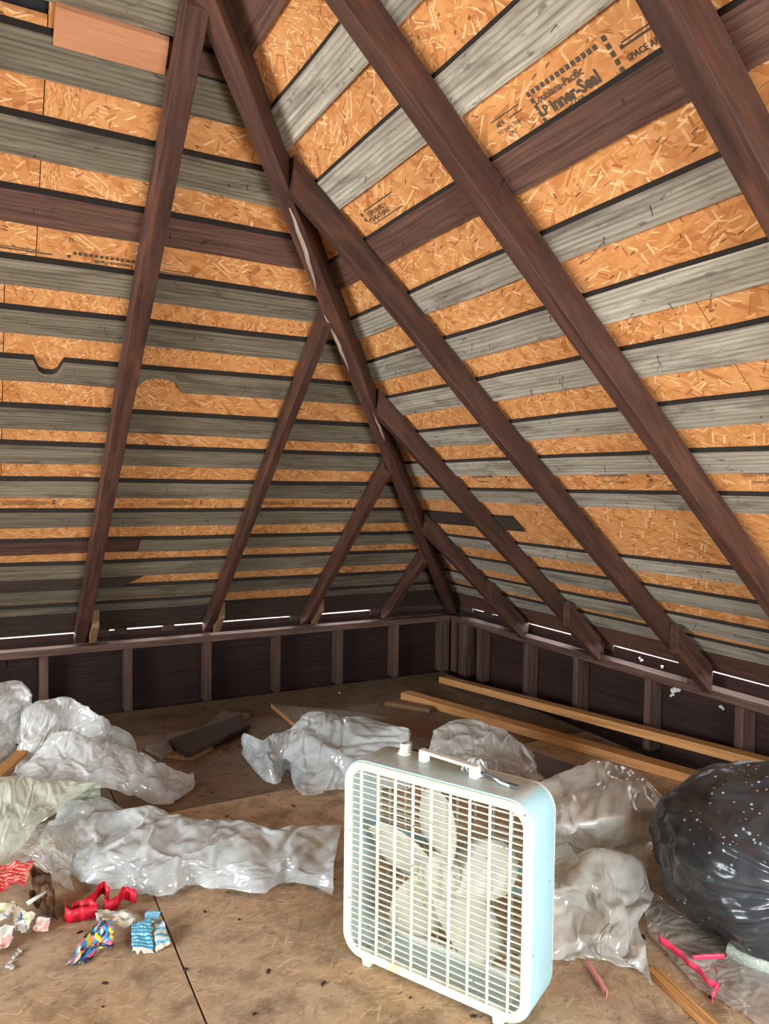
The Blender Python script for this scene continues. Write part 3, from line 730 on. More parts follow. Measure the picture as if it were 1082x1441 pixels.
# ------------------------------------------------------------------ crumpled plastic film
def crom(P, n):
    """resample a sequence of points (k,3) to n points with a Catmull-Rom spline"""
    P = np.asarray(P, float); k = len(P)
    Q = np.vstack([2*P[0]-P[1], P, 2*P[-1]-P[-2]]); out = []
    for t in np.linspace(0, k-1-1e-9, n):
        i = int(t); f = t-i; a, b, c, d = Q[i], Q[i+1], Q[i+2], Q[i+3]
        out.append(.5*((2*b)+(-a+c)*f+(2*a-5*b+4*c-d)*f*f+(-a+3*b-3*c+d)*f**3))
    return np.array(out)
def cloth(name, rows, mat, label, cat='plastic sheet', group=None, nu=84, nv=64, amp=.022, freq=7.0, seed=1, ragged=.012, rev=0, hold=.8, bend=.12, slack=.11, grav=.06):
    rs = np.random.RandomState(seed)
    pts = []
    for r in rows:
        if r[0] == 'back':                       # the film falls behind the crest of the row before it
            q = []
            for p in pts[-1]:
                d = Vector((p[0]-CAM.x, p[1]-CAM.y, 0)).normalized()*r[1]; q.append((p[0]+d.x, p[1]+d.y, r[2]))
            pts.append(q)
        else: pts.append([tuple(at(*p)) for p in r])
    if rev:                                      # row list starts at the crest: put the hidden row first
        pts = [[(p[0]+.10*(p[0]-CAM.x)/2.5, p[1]+.10*(p[1]-CAM.y)/2.5, rev) for p in pts[0]]]+pts
    G = [crom(r, nu) for r in pts]
    T = np.stack([crom([g[j] for g in G], nv) for j in range(nu)], axis=1)      # nv, nu, 3
    # ragged free edges
    for edge in (0, -1):
        for j in range(nu):
            T[edge, j] += (T[edge, j]-T[1 if edge == 0 else -2, j])*(noise.noise(Vector((j*.12, seed*3.1, edge)))*ragged*50)
    du = np.gradient(T, axis=1); dv = np.gradient(T, axis=0); N = np.cross(du, dv); N /= (np.linalg.norm(N, axis=2, keepdims=True)+1e-9)
    X = T.copy()
    Lu = np.linalg.norm(np.diff(T, axis=1), axis=2).sum(1).mean(); Lv = np.linalg.norm(np.diff(T, axis=0), axis=2).sum(0).mean()
    U, V = np.meshgrid(np.linspace(0, Lu, nu), np.linspace(0, Lv, nv))
    def facet(cell, ang, st=1.0):            # piecewise flat facets meeting in creases
        c_, s_ = math.cos(ang), math.sin(ang)
        wob = .35*np.sin(U/cell*1.7+seed)+.35*np.sin(V/cell*1.3+seed*2)
        a = (U*c_+V*s_)/(cell*st)+wob+50; b = (-U*s_+V*c_)/cell-wob*.8+50
        tab = rs.rand(128, 128)
        i0 = np.floor(a).astype(int); j0 = np.floor(b).astype(int); f = a-i0; g = b-j0
        h = lambda p, q: tab[p % 128, q % 128]
        lo = h(i0, j0)+f*(h(i0+1, j0)-h(i0, j0))+g*(h(i0, j0+1)-h(i0, j0))
        hi = h(i0+1, j0+1)+(1-f)*(h(i0, j0+1)-h(i0+1, j0+1))+(1-g)*(h(i0+1, j0)-h(i0+1, j0+1))
        return np.where(f+g < 1, lo, hi)-.5
    disp = amp*(1.6*facet(.16, .5+seed, 1.6)+.8*facet(.075, 1.1+seed*2, 2.2))
    X += N*disp[:, :, None]; X[:, :, 2] = np.maximum(X[:, :, 2], .006)
    mb = MB(); mb.grid([[tuple(p) for p in r] for r in X])
    o = mb.build(name, mat, smooth=True); tag(o, label, cat, group)
    g = o.vertex_groups.new(name='hold')
    for i in range(nv):
        for j in range(nu):
            g.add([i*nu+j], (hold if rs.rand() < .006 else hold*.10), 'REPLACE')
    md = o.modifiers.new('film', 'CLOTH'); c = md.settings
    c.quality = 5; c.mass = .05; c.air_damping = 2.0; c.bending_model = 'ANGULAR'
    c.tension_stiffness = c.compression_stiffness = 25; c.shear_stiffness = 12; c.bending_stiffness = bend
    c.tension_damping = c.compression_damping = c.shear_damping = 8; c.bending_damping = 1.0
    c.vertex_group_mass = 'hold'; c.pin_stiffness = 1.0; c.shrink_min = -slack; c.shrink_max = -slack
    c.effector_weights.gravity = grav
    md.collision_settings.distance_min = .004; md.collision_settings.use_self_collision = False
    md.point_cache.frame_start = 1; md.point_cache.frame_end = 60
    FILMS.append((o, nu, nv))
    return o

FILMS = []
def settle_films(frames):
    """let the films buckle and settle on the floor, then keep the resulting meshes"""
    pm = bpy.data.meshes.new('t'); pm.from_pydata([(-7, -7, .001), (1, -7, .001), (1, 1, .001), (-7, 1, .001)], [], [(0, 1, 2, 3)])
    pl_ = bpy.data.objects.new('t', pm); COL.objects.link(pl_); cm = pl_.modifiers.new('c', 'COLLISION'); pl_.collision.thickness_outer = .004
    S.frame_start = 1; S.frame_end = 60
    for f in range(1, frames+1): S.frame_set(f)
    dg = bpy.context.evaluated_depsgraph_get()
    new = [bpy.data.meshes.new_from_object(o.evaluated_get(dg)) for o, _, _ in FILMS]
    for (o, nu, nv), me in zip(FILMS, new):
        mats = list(o.data.materials); o.modifiers.clear(); o.vertex_groups.clear(); o.data = me
        co = np.empty(len(me.vertices)*3); me.vertices.foreach_get('co', co); X = co.reshape(nv, nu, 3)
        X[:, :, 2] = np.maximum(X[:, :, 2], .003); me.vertices.foreach_set('co', X.ravel())
        dd = np.zeros((nv, nu)); a = X[1:-1, 1:-1]
        dd[1:-1, 1:-1] = np.linalg.norm(X[2:, 1:-1]+X[:-2, 1:-1]-2*a, axis=2)+np.linalg.norm(X[1:-1, 2:]+X[1:-1, :-2]-2*a, axis=2)
        dd /= np.percentile(dd, 98.5)+1e-9; dd = np.clip(dd, 0, 1)**1.5
        dd[0] = dd[-1] = .8; dd[:, 0] = dd[:, -1] = .8
        at_ = me.attributes.new('crease', 'FLOAT', 'POINT'); at_.data.foreach_set('value', dd.ravel().astype(np.float32))   # whiter folds and hems: stress whitening plus highlight lines put into the opacity
        sb = o.modifiers.new('smooth', 'SUBSURF'); sb.levels = sb.render_levels = 1
    bpy.data.objects.remove(pl_); bpy.data.meshes.remove(pm)
    S.frame_set(1)

PG = 'crumpled polythene sheets'
cloth('plastic_sheet', [
    [(50, 1200), (80, 1226), (109, 1250), (141, 1258), (173, 1260), (205, 1266), (237, 1262), (269, 1246), (301, 1250), (333, 1254), (365, 1258), (397, 1246), (429, 1250), (461, 1264)],
    [(62, 1168, .06), (118, 1195, .08), (185, 1205, .10), (255, 1205, .10), (330, 1205, .09), (400, 1210, .08), (468, 1212, .07)],
    [(90, 1118, .10), (145, 1118, .13), (205, 1130, .15), (270, 1147, .13), (340, 1155, .12), (410, 1161, .12), (477, 1163, .11)],
    ('back', 0.1, 0.02)],
    FILM_B, 'long pale blue crumpled plastic sheet in front, reaching to the fan', slack=.12, seed=3)
cloth('plastic_sheet', [
    [(-60, 1245, .05), (0, 1212, .08), (55, 1166, .12), (118, 1112, .17)],
    [(-60, 1170, .15), (0, 1155, .17), (62, 1132, .18), (128, 1106, .18)],
    [(-60, 1098, .22), (0, 1098, .22), (60, 1097, .21), (140, 1102, .17)],
    ('back', 0.08, 0.06)],
    FILM_G, 'greenish shiny plastic sheet folded at the left edge in front', seed=5, amp=.014)
cloth('plastic_sheet', [
    [(10, 1100, .13), (80, 1102, .14), (150, 1108, .09), (212, 1128, .02), (243, 1134, .006)],
    [(45, 1065, .20), (100, 1067, .20), (160, 1078, .15), (222, 1098, .08), (266, 1116, .01)],
    [(78, 1032, .27), (112, 1030, .27), (160, 1046, .20), (222, 1072, .11), (273, 1103, .015)],
    ('back', 0.08, 0.04)],
    FILM, 'whitish plastic sheet heaped into a point in the middle of the left pile', seed=8, amp=.018)
cloth('plastic_sheet', [
    [(24, 1088, .10), (60, 1080, .12), (105, 1050, .18), (150, 1064, .12), (196, 1066, .05)],
    [(28, 1050, .20), (60, 1030, .26), (100, 1018, .27), (150, 1034, .20), (194, 1050, .10)],
    [(30, 1002, .33), (62, 986, .36), (102, 981, .36), (140, 1004, .30), (178, 1026, .20)],
    ('back', 0.12, 0.1)],
    FILM, 'rounded bunch of plastic sheet at the back of the left pile', seed=11, amp=.03, freq=8)
cloth('plastic_sheet', [
    [(-70, 1120, .10), (-25, 1100, .10), (8, 1088, .10), (26, 1075, .10)],
    [(-70, 1040, .26), (-25, 1035, .27), (8, 1025, .27), (30, 1018, .26)],
    [(-70, 966, .40), (-22, 965, .40), (25, 958, .41), (48, 975, .38)],
    ('back', 0.12, 0.1)],
    FILM, 'upright fold of plastic sheet at the far left edge', seed=14, amp=.022)
cloth('plastic_sheet', [
    [(346, 1064, .006), (383, 1105, .004), (404, 1078, .03), (428, 1119, .004), (478, 1112, .01), (570, 1110, .01)],
    [(344, 1045, .07), (376, 1066, .10), (405, 1062, .11), (440, 1068, .12), (487, 1058, .15), (570, 1062, .14)],
    [(344, 1029, .12), (376, 1038, .13), (408, 1024, .15), (443, 1007, .21), (488, 1006, .21), (575, 1028, .17)],
    ('back', 0.08, 0.034)],
    FILM_B, 'crumpled plastic sheet behind the left side of the fan', seed=17, amp=.026)
cloth('plastic_sheet', [
    [(596, 1085, .05), (655, 1112, .05), (715, 1122, .04), (768, 1101, .012)],
    [(604, 1060, .13), (655, 1060, .17), (708, 1066, .14), (758, 1085, .05)],
    [(611, 1031, .20), (646, 1008, .24), (694, 1018, .21), (748, 1056, .09)],
    ('back', 0.08, 0.05)],
    FILM_D, 'dull grey plastic sheet peaking behind the fan handle', seed=20, amp=.022)
cloth('plastic_sheet', [
    [(740, 1106, .22), (800, 1096, .24), (864, 1085, .25), (897, 1110, .19), (936, 1137, .14)],
    [(740, 1150, .22), (800, 1150, .25), (860, 1142, .26), (902, 1142, .22), (930, 1152, .17)],
    [(740, 1198, .08), (800, 1192, .08), (850, 1204, .05), (895, 1188, .09), (930, 1188, .08)],
    [(740, 1216, .15), (800, 1228, .17), (850, 1226, .16), (900, 1214, .15), (922, 1238, .10)],
    [(740, 1275, .12), (810, 1265, .13), (860, 1285, .12), (900, 1272, .09), (917, 1275, .03)],
    [(740, 1345, .03), (800, 1335, .04), (850, 1325, .07), (890, 1340, .05), (917, 1345, .02)],
    [(740, 1362, .004), (795, 1354, .004), (850, 1352, .004), (893, 1366, .006), (917, 1388, .006)]],
    FILM_D, 'big rumpled plastic sheet between the fan and the black bag', seed=23, rev=.05, slack=.19, bend=.06, amp=.038)
cloth('plastic_sheet', [
    [(905, 1245, .02), (945, 1268, .015), (990, 1296, .01), (1090, 1335, .008)],
    [(908, 1300, .015), (955, 1310, .012), (1010, 1328, .010), (1095, 1355, .008)],
    [(940, 1350, .008), (965, 1362, .008), (1020, 1375, .008), (1100, 1395, .006)],
    [(990, 1402, .005), (1015, 1412, .005), (1050, 1432, .005), (1110, 1465, .005)]],
    FILM_C, 'thin clear plastic sheet spread flat under the black bag', seed=26, amp=.010, hold=1.0, slack=.05)
cloth('plastic_sheet', [
    [(1024, 1350, .004), (1050, 1362, .004), (1078, 1372, .004), (1120, 1384, .004)],
    [(1022, 1335, .04), (1050, 1345, .04), (1078, 1352, .04), (1120, 1362, .04)],
    [(1032, 1308, .075), (1055, 1318, .07), (1082, 1328, .06), (1120, 1335, .06)],
    [(1038, 1312, .02), (1060, 1320, .02), (1086, 1328, .02), (1120, 1336, .02)]],
    FILM_G, 'rolled end of plastic sheet at the right edge below the black bag', seed=29, amp=.010, hold=1.0, slack=.07)
cloth('plastic_sheet', [
    [(-50, 1268, .01), (0, 1240, .02), (40, 1215, .05), (75, 1240, .02), (105, 1258, .004)],
    [(-50, 1230, .05), (0, 1205, .07), (40, 1180, .09), (72, 1190, .08), (100, 1225, .03)],
    [(-50, 1190, .09), (0, 1180, .10), (45, 1160, .11), (75, 1160, .10), (105, 1190, .06)]],
    FILM_D, 'dull olive plastic under the greenish fold above the red wrapper', seed=31, amp=.012)

settle_films(20)

# ------------------------------------------------------------------ black rubbish bag
def mat_bag():
    t = NT('black_bag_film'); co = t.n('ShaderNodeTexCoord')
    v = t.n('ShaderNodeTexVoronoi', Scale=46.0); t.l(co.outputs['Object'], v.inputs['Vector'])
    sp = t.n('ShaderNodeSeparateColor'); t.l(v.outputs['Color'], sp.inputs[0])
    n = t.n('ShaderNodeTexNoise', Scale=3.2, Detail=3.0); t.l(co.outputs['Object'], n.inputs['Vector'])
    k = t.mul(t.mul(v.outputs['Distance'], .20, 'LESS_THAN'), t.mul(sp.outputs[0], .45, 'GREATER_THAN'))
    k = t.mul(k, t.ramp(n.outputs[0], [(.46, (0, 0, 0)), (.56, (1, 1, 1))]))
    c = t.mix(k, (.036, .043, .053), (.60, .61, .61))
    b = t.n('ShaderNodeTexNoise', Scale=30.0, Detail=3.0); t.l(co.outputs['Object'], b.inputs['Vector'])
    return t.finish(c, .27, b.outputs[0], .3, .006, .8)
bc = at(1092, 1204, .235)
pole = (CAM-bc); pole.z *= .35; pole.normalize(); pole = (pole+Vector((.34, -.20, .10))).normalized()
sx_ = pole.cross(Vector((0, 0, 1))).normalized(); sy_ = sx_.cross(pole)
mb = MB(); P = []; NTH, NPH = 90, 220
for i in range(NTH):
    th = .10+(math.pi-.14)*i/(NTH-1); row = []
    for j in range(NPH+1):
        ph = 2*math.pi*j/NPH
        dr = pole*math.cos(th)+(sx_*math.cos(ph)+sy_*math.sin(ph))*math.sin(th)
        near = math.exp(-((th-.5)/.7)**2)
        tw = ph+.35*math.exp(-th*2)
        fold = sum(a*(1-abs(noise.noise(Vector((math.cos(tw)*fq, math.sin(tw)*fq, 3+fq+.25*th))))*2.4) for fq, a in ((1.6, .6), (3.6, .40), (8., .10)))
        lump = noise.noise(dr*1.7+Vector((4, 1, 2)))*.07+(1-abs(noise.noise(dr*2.6+Vector((2, 8, 1))))*2.5)*.035
        cre = (1-abs(noise.noise(dr*5.0+Vector((9, 3, 1)))*2.6))*.020+(1-abs(noise.noise(dr*11.0+Vector((3, 3, 1)))*2.6))*.006
        r = 1.0+lump+cre+fold*(.030+.105*near)-.22*math.exp(-(th/.34)**2)
        v = Vector((dr.x*.335*r, dr.y*.335*r, dr.z*.245*r))+bc
        if v.z < .012: v.z = .010+.02*abs(noise.noise(dr*9))*.3; 
        row.append(v)
    P.append(row)
mb.grid(P)
BAG = mat_bag(); bag = mb.build('rubbish_bag', BAG, smooth=True)
tag(bag, 'full black plastic rubbish bag with gathered neck and white dust specks', 'bag')
mb = MB(); rings = []
nb = bc+pole*.25
for i in range(6):
    f = i/5; r = .034*(1-.75*math.sin(f*math.pi*.55))+.035*max(0, f-.5)
    rings.append([nb+pole*(.10*f-.01)+(sx_*math.cos(2*math.pi*j/28)+sy_*math.sin(2*math.pi*j/28))*r*(1+.22*math.sin(j*2.3+i*.3)) for j in range(28)])
mb.loft(rings); mb.build('tied_neck', BAG, bag, smooth=True)

# ------------------------------------------------------------------ ribbons and torn paper
RED = mat_plain('red_ribbon_film', (0.62, 0.010, 0.035), .5)
PINK = mat_plain('pink_ribbon_film', (0.90, 0.06, 0.14), .4)
PALEPINK = mat_plain('faded_pink_ribbon', (0.85, 0.32, 0.32), .5)
def ribbon(name, path, wv, mat, label, cat='ribbon', n=40, jit=.004, taper=0.0):
    """path: world points, wv: width vector"""
    C = crom(path, n); A = []; B = []
    for i, p in enumerate(C):
        w = Vector(wv)*(1-taper*i/n); q = Vector(p)+Vector((noise.noise(Vector((i*.3, 1, 2))), noise.noise(Vector((i*.3, 5, 2))), 0))*jit
        q.z = max(q.z, .003)
        A.append(q); B.append(q+w+Vector((0, 0, noise.noise(Vector((i*.4, 9, 2)))*jit)))
    mid = [a.lerp(b, .5)+Vector((0, 0, .002)) for a, b in zip(A, B)]
    mb = MB(); mb.grid([A, mid, B]); o = mb.build(name, mat, smooth=True)
    s = o.modifiers.new('thick', 'SOLIDIFY'); s.thickness = .0012; s.offset = 1
    return tag(o, label, cat)
def P3(*a): return [tuple(at(*p)) for p in a]
ribbon('ribbon', P3((927, 1326, .045), (950, 1343, .035), (975, 1364, .026), (1000, 1388, .020), (1012, 1392, .022), (1003, 1402, .006), (1002, 1412, .004)), (.004, .006, .022), PINK, 'bright pink ribbon lying diagonally across the orange moulding strip', jit=.006, taper=.5)
ribbon('ribbon', P3((975, 1350, .02), (990, 1350, .02), (1008, 1349, .02), (1020, 1348, .02)), (.0, .004, .012), PINK, 'short piece of pink ribbon showing under the clear plastic', n=14)
ribbon('ribbon', P3((824, 1356, .006), (836, 1376, .008), (848, 1396, .006), (853, 1408, .004)), (.016, .010, .004), PALEPINK, 'faded pink ribbon scrap on the floor right of the fan', n=20, taper=-.4)
# crumpled red ribbon: loops standing on edge
ribbon('ribbon', P3((93, 1278, .01), (92, 1297, .004), (112, 1296, .006), (135, 1290, .008), (118, 1284, .010), (100, 1290, .006), (125, 1280, .008), (138, 1262, .018), (146, 1258, .022), (152, 1272, .014), (146, 1284, .008), (163, 1280, .008), (170, 1268, .014), (178, 1266, .016), (190, 1272, .012)), (.004, .006, .038), RED, 'crumpled bright red ribbon in loops beside the torn colourful wrapper', n=110, jit=.008)

def mat_print(name, cols, scale=26.0, seed=0.0, rough=.5):
    t = NT(name); co = t.n('ShaderNodeUVMap'); mp = t.n('ShaderNodeMapping'); mp.inputs['Location'].default_value = (seed, seed*.7, 0); mp.inputs['Scale'].default_value = (scale*.16, scale*.16, 1)
    t.l(co.outputs[0], mp.inputs['Vector'])
    nz = t.n('ShaderNodeTexNoise', Scale=2.0, Detail=2.0); t.l(mp.outputs[0], nz.inputs['Vector'])
    av = t.n('ShaderNodeVectorMath', _operation='ADD'); t.l(mp.outputs[0], av.inputs[0]); t.l(nz.outputs['Color'], av.inputs[1])
    vo = t.n('ShaderNodeTexVoronoi', Scale=1.0); t.l(av.outputs[0], vo.inputs['Vector'])
    sp = t.n('ShaderNodeSeparateColor'); t.l(vo.outputs['Color'], sp.inputs[0])
    r = t.n('ShaderNodeValToRGB'); r.color_ramp.interpolation = 'CONSTANT'; e = r.color_ramp.elements
    while len(e) < len(cols): e.new(.5)
    for i, (el, c) in enumerate(zip(e, cols)): el.position = i/len(cols); el.color = (*c, 1)
    t.l(sp.outputs[0], r.inputs[0])
    return t.finish(r.outputs[0], rough)
def mat_stripes(name, c0, c1, rows, thr=.5, edge=(.80, .74, .60)):
    t = NT(name); uv = t.n('ShaderNodeUVMap'); sp = t.n('ShaderNodeSeparateXYZ'); t.l(uv.outputs[0], sp.inputs[0])
    m = t.n('ShaderNodeMath', _operation='FRACT'); t.l(t.mul(sp.outputs[1], rows), m.inputs[0])
    nz = t.n('ShaderNodeTexNoise', Scale=18.0, Detail=2.0); t.l(uv.outputs[0], nz.inputs['Vector'])
    k = t.mul(t.mul(m.outputs[0], thr, 'GREATER_THAN'), t.mul(nz.outputs[0], .44, 'GREATER_THAN'))
    c = t.mix(k, c0, c1); c = t.mix(t.mul(sp.outputs[1], .10, 'LESS_THAN'), c, edge)
    return t.finish(c, .45)
PR_MULTI = mat_print('printed_multicolour', [(.05, .08, .22), (.03, .30, .60), (.80, .62, .05), (.78, .74, .62), (.03, .03, .06), (.75, .20, .32), (.04, .38, .66)], 40, 2)
PR_BLUE = mat_stripes('printed_blue_white', (.03, .36, .60), (.62, .74, .74), 9, .62)
PR_BLUE2 = mat_stripes('printed_pale_stripes', (.66, .74, .72), (.04, .40, .62), 4, .6)
PR_CREAM = mat_print('printed_cream', [(.66, .62, .48), (.60, .60, .42), (.72, .69, .58), (.30, .40, .42), (.55, .45, .33)], 30, 5)
PR_MAG = mat_print('printed_cream_blue', [(.70, .68, .58), (.62, .64, .38), (.74, .72, .66), (.10, .22, .45), (.72, .70, .60)], 16, 8)
PR_RED = mat_stripes('printed_red', (.66, .035, .06), (.78, .45, .30), 11, .55, (.6, .08, .08))
PR_PALE = mat_print('printed_pale_red', [(.72, .70, .62), (.66, .72, .66), (.72, .36, .33), (.74, .72, .66)], 16, 3)
DEAD = mat_print('dead_leaf', [(.10, .055, .03), (.16, .09, .05), (.06, .035, .02)], 20, 4)
def paper(name, quad, mat, label, cat='wrapper', amp=.012, seed=1, n=22, freq=16, lift=(0, 0, 0, 0), sub=False):
    """torn crumpled scrap; quad = front-left, front-right, back-right, back-left as (px, py, z)"""
    a, b, c, d = [np.array(at(*p)) for p in quad]; P = []
    for i in range(n):
        row = []
        for j in range(n):
            u, v = j/(n-1), i/(n-1)
            if v == 1: v += .10*noise.noise(Vector((u*6, seed, 1)))
            if v == 0: v += .10*noise.noise(Vector((u*6, seed, 2)))
            uu = u+(.10*noise.noise(Vector((v*6, seed, 3 if u < .5 else 4))) if u in (0, 1) else 0)
            p = Vector((1-uu)*(1-v)*a+uu*(1-v)*b+uu*v*c+(1-uu)*v*d)
            q = p*freq+Vector((seed*3, seed, 0))
            p.z += amp*(1-abs(noise.noise(q))*3)+amp*.5*(1-abs(noise.noise(q*2.2))*3)
            p.x += amp*.5*noise.noise(q*1.3+Vector((5, 0, 0))); p.y += amp*.5*noise.noise(q*1.3+Vector((0, 5, 0)))
            p.z = max(p.z, .004); row.append(p)
        P.append(row)
    mb = MB(); mb.grid(P); o = mb.build(name, mat, smooth=True)
    s = o.modifiers.new('thick', 'SOLIDIFY'); s.thickness = .0008; s.offset = 1
    return tag(o, label, cat) if not sub else o
ww = paper('torn_wrapper', [(90, 1363, .004), (128, 1352, .004), (158, 1296, .03), (140, 1298, .03)], PR_MULTI, 'torn wrapper printed in blue, yellow and black on the floor in front', seed=3)
paper('torn_wrapper', [(118, 1336, .012), (158, 1338, .012), (160, 1306, .04), (140, 1306, .035)], PR_MULTI, 'small wrapper flap in pink and blue beside the torn yellow wrapper', seed=5, amp=.008)
paper('torn_wrapper', [(186, 1342, .004), (216, 1341, .004), (213, 1297, .035), (186, 1297, .035)], PR_BLUE, 'bright blue torn wrapper piece standing right of the brown hole', seed=7, amp=.006)
paper('torn_wrapper', [(220, 1338, .004), (240, 1331, .004), (230, 1298, .03), (216, 1297, .03)], PR_BLUE2, 'pale wrapper piece with blue stripes, rightmost of the torn scraps', seed=9, amp=.006)
paper('torn_wrapper', [(137, 1302, .020), (196, 1304, .020), (198, 1284, .024), (136, 1283, .020)], PR_CREAM, 'cream crumpled wrapper strip under the red ribbon', seed=11, amp=.010)
paper('torn_wrapper', [(203, 1298, .03), (216, 1298, .03), (228, 1283, .035), (204, 1284, .035)], PR_BLUE, 'little turquoise wrapper tip above the blue piece', seed=12, amp=.006, n=12)
paper('torn_wrapper', [(-30, 1262, .05), (36, 1244, .05), (50, 1212, .085), (-30, 1222, .085)], PR_RED, 'crumpled red printed wrapper at the left edge', seed=13, amp=.012)
paper('magazine_page', [(22, 1312, .012), (36, 1312, .010), (50, 1290, .03), (16, 1270, .045)], PR_MAG, 'cream and blue torn magazine page on the left pile of paper', 'paper', seed=15, amp=.008)
paper('magazine_page', [(-30, 1300, .03), (10, 1296, .03), (22, 1272, .05), (-30, 1275, .05)], PR_MAG, 'pale yellow and blue page at the left edge under the red wrapper', 'paper', seed=17, amp=.008)
paper('magazine_page', [(-30, 1352, .004), (14, 1334, .006), (22, 1306, .03), (-30, 1305, .03)], PR_PALE, 'pale page with a red rim, lowest scrap at the left edge', 'paper', seed=19, amp=.010)
paper('torn_wrapper', [(46, 1312, .004), (68, 1310, .004), (71, 1294, .02), (50, 1294, .02)], PR_PALE, 'small red and white wrapper scrap beside the magazine page', seed=21, amp=.008, n=14)
paper('brown_wrapping', [(42, 1272, .012), (82, 1300, .006), (70, 1232, .05), (46, 1210, .075)], DEAD, 'dark brown crumpled paper behind the white stick', 'paper', seed=23, amp=.016)
mb = MB(); mb.tube([at(38, 1272, .038), at(52, 1263, .042), at(69, 1252, .046)], [.0075, .006, .002], 8)
tag(mb.build('white_stick', KNOBM, smooth=True), 'short white tapered stick lying on the brown paper', 'stick')
# dirt and chips on the floor
mb = MB(); rn = random.Random(3)
for i in range(170):
    x, y = rn.uniform(-3.3, -.2), rn.uniform(-3.4, -.05)
    s = rn.uniform(.003, .010)*(1.4 if rn.random() < .1 else 1); a = rn.uniform(0, 3.1)
    u = Vector((math.cos(a), math.sin(a), 0))*s*rn.uniform(.8, 2); v = Vector((-math.sin(a), math.cos(a), 0))*s*.7
    c = Vector((x, y, .0006)); h = rn.uniform(.001, .004)
    mb.loft([[c-u-v*.7, c+u*.7-v, c+u+v*.8, c-u*.6+v], [c-u*.7-v*.5+Vector((0, 0, h)), c+u*.5-v*.7+Vector((0, 0, h)), c+u*.8+v*.5+Vector((0, 0, h)), c-u*.4+v*.8+Vector((0, 0, h))]])
tag(mb.build('wood_chips', [DARKB], floor), 'scattered dark chips and droppings on the floor', kind='stuff')
mb = MB()
for (px, py, s) in ((22, 1345, .012), (15, 1358, .016), (28, 1337, .006), (344, 1011, .014), (478, 975, .008), (330, 1016, .007)):
    c = at(px, py, .004)
    for k in range(4):
        q = c+Vector((rn.gauss(0, s*.4), rn.gauss(0, s*.4), 0)); mb.loft([[q+Vector((s*.4*math.cos(t_), s*.4*math.sin(t_), z_)) for t_ in (0, 1.2, 2.5, 3.7, 5)] for z_ in (-.003, .003)])
tag(mb.build('pale_crumbs', WEB, floor), 'a few pale crumbs on the floor', kind='stuff')

# ------------------------------------------------------------------ printed stamps on the osb
def text_part(txt, P, t, c, size, du, dv, name='printed_stamp', squash=1.0, bold=0.0, space=1.0):
    """flat lettering lying 1 mm below the osb. du: reading direction, dv: up direction (unit vectors in the roof plane)"""
    cu = bpy.data.curves.new('t', 'FONT'); cu.body = txt; cu.size = size; cu.resolution_u = 2; cu.offset = bold; cu.space_character = space
    to = bpy.data.objects.new('t', cu); COL.objects.link(to)
    bpy.context.view_layer.update()
    me = bpy.data.meshes.new_from_object(to.evaluated_get(bpy.context.evaluated_depsgraph_get()))
    bpy.data.objects.remove(to)
    p0 = P(t, c, (D_O if P is PLb else D_OR)-.0012)
    for v in me.vertices: v.co = p0+du*(v.co.x*squash)+dv*v.co.y
    me.materials.clear(); me.materials.append(INK); me.name = name
    o = bpy.data.objects.new(name, me); COL.objects.link(o); o.parent = ceiling; return o
def marks(P, items, du, dv, t, c, name='printed_marks'):
    mb = MB(); p0 = P(t, c, (D_O if P is PLb else D_OR)-.0012); nn = du.cross(dv)
    for (x, y, w, h) in items:
        a = p0+du*x+dv*y; mb.box(a, a+du*w, dv*h, nn*.0004)
    o = mb.build(name, INK, ceiling); return tag(o, None, None, None, 'stuff')
UPR = Vector((-NN, 0, SL*NN)); RGT = Vector((0, -1, 0))
UPL = Vector((0, -NN, SL*NN))
y0 = -2.985
def R_(txt, t, y, s, **k): return text_part(txt, PRb, t, y, s, RGT, UPR, **k)
R_('inner-Seal', 1.8385, -3.172, .041, bold=.0016, squash=.93)
R_('LP', 1.842, -3.133, .030, bold=.001)
R_('Louisiana-Pacific', 1.8635, -3.137, .0255, bold=.0005, squash=.95)
R_('OSB', 1.829, -3.235, .016)
R_('SPACE APA', 1.8405, -3.402, .0185, bold=.0005)
R_('APA', 1.868, -2.995, .017, bold=.0004); R_('TO SPAN THRU', 1.855, -2.985, .0135); R_('2 PLY', 1.844, -3.015, .0135)
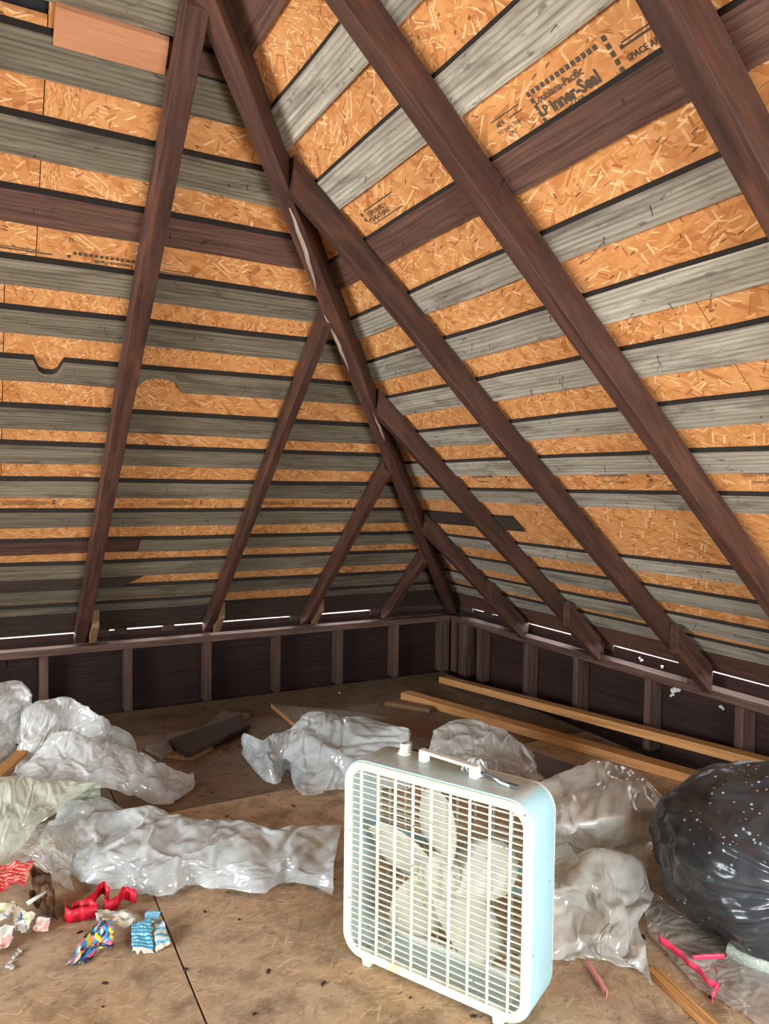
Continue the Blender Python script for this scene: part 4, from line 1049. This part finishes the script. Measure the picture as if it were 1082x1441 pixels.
sq = [(.0165*i, 0, .0105, .0115) for i in range(14)]+[(0, -.0175*i, .0105, .012) for i in range(1, 5)]+[(.243, .004-.018*i, .011, .012) for i in range(5)]
marks(PRb, sq, RGT, UPR, 1.882, -3.130)
marks(PRb, [(0, 0, .09, .0045), (.004, .009, .086, .003), (.01, -.047, .08, .003), (-.004, -.001, .008, .009)], RGT, UPR, 1.862, -3.404)
marks(PRb, [(0, 0, .11, .0025), (.06, -.014, .05, .0025)], RGT, UPR, 1.882, -2.985)
R_('EXPOSURE 1', 1.866, -2.285, .022, bold=.0004); R_('SHEATHING', 1.852, -2.285, .022, bold=.0004); marks(PRb, [(0, 0, .19, .004), (0, -.052, .19, .003), (-.03, -.01, .012, .012), (-.03, -.03, .012, .012)], RGT, UPR, 1.884, -2.28)
for (ys, words_) in ((-1.56, ('RATED SHEATHING', 'EXPOSURE 1')), (-2.38, ('RATED SHEATHING', '24/16  7/16 INCH')), (-3.02, ('SIZED FOR SPACING', 'EXPOSURE 1'))):
    R_(words_[0], .917, ys, .020); R_(words_[1], .893, ys-.02, .018); marks(PRb, [(0, .024, .22, .005), (.03, .012, .14, .003), (.26, .02, .012, .012), (.26, 0, .012, .012), (.26, -.02, .012, .012)], RGT, UPR, .917, ys)
# left slope: the same stamp upside down
def L_(txt, t, x, s, **k): return text_part(txt, PLb, t, x, s, Vector((-1, 0, 0)), -UPL, **k)
L_('Louisiana-Pacific', 1.727, -2.535, .021, bold=.0004)
marks(PLb, [(-.0175*i, 0, .011, .012) for i in range(13)]+[(-.228, -.015, .011, .011)], Vector((1, 0, 0)), UPL, 1.733, -2.525)
marks(PLb, [(0, 0, .20, .005), (0, .009, .16, .003), (.55, -.004, .14, .003), (.57, .006, .1, .003)], Vector((1, 0, 0)), UPL, 1.722, -3.0)
for xs in (-2.94, -2.25, -1.75, -1.42): marks(PLb, [(0, 0, .18, .006), (0, .012, .20, .003), (.03, .02, .13, .003), (.21, .0, .012, .012), (.21, .018, .012, .012)], Vector((1, 0, 0)), UPL, .745, xs)
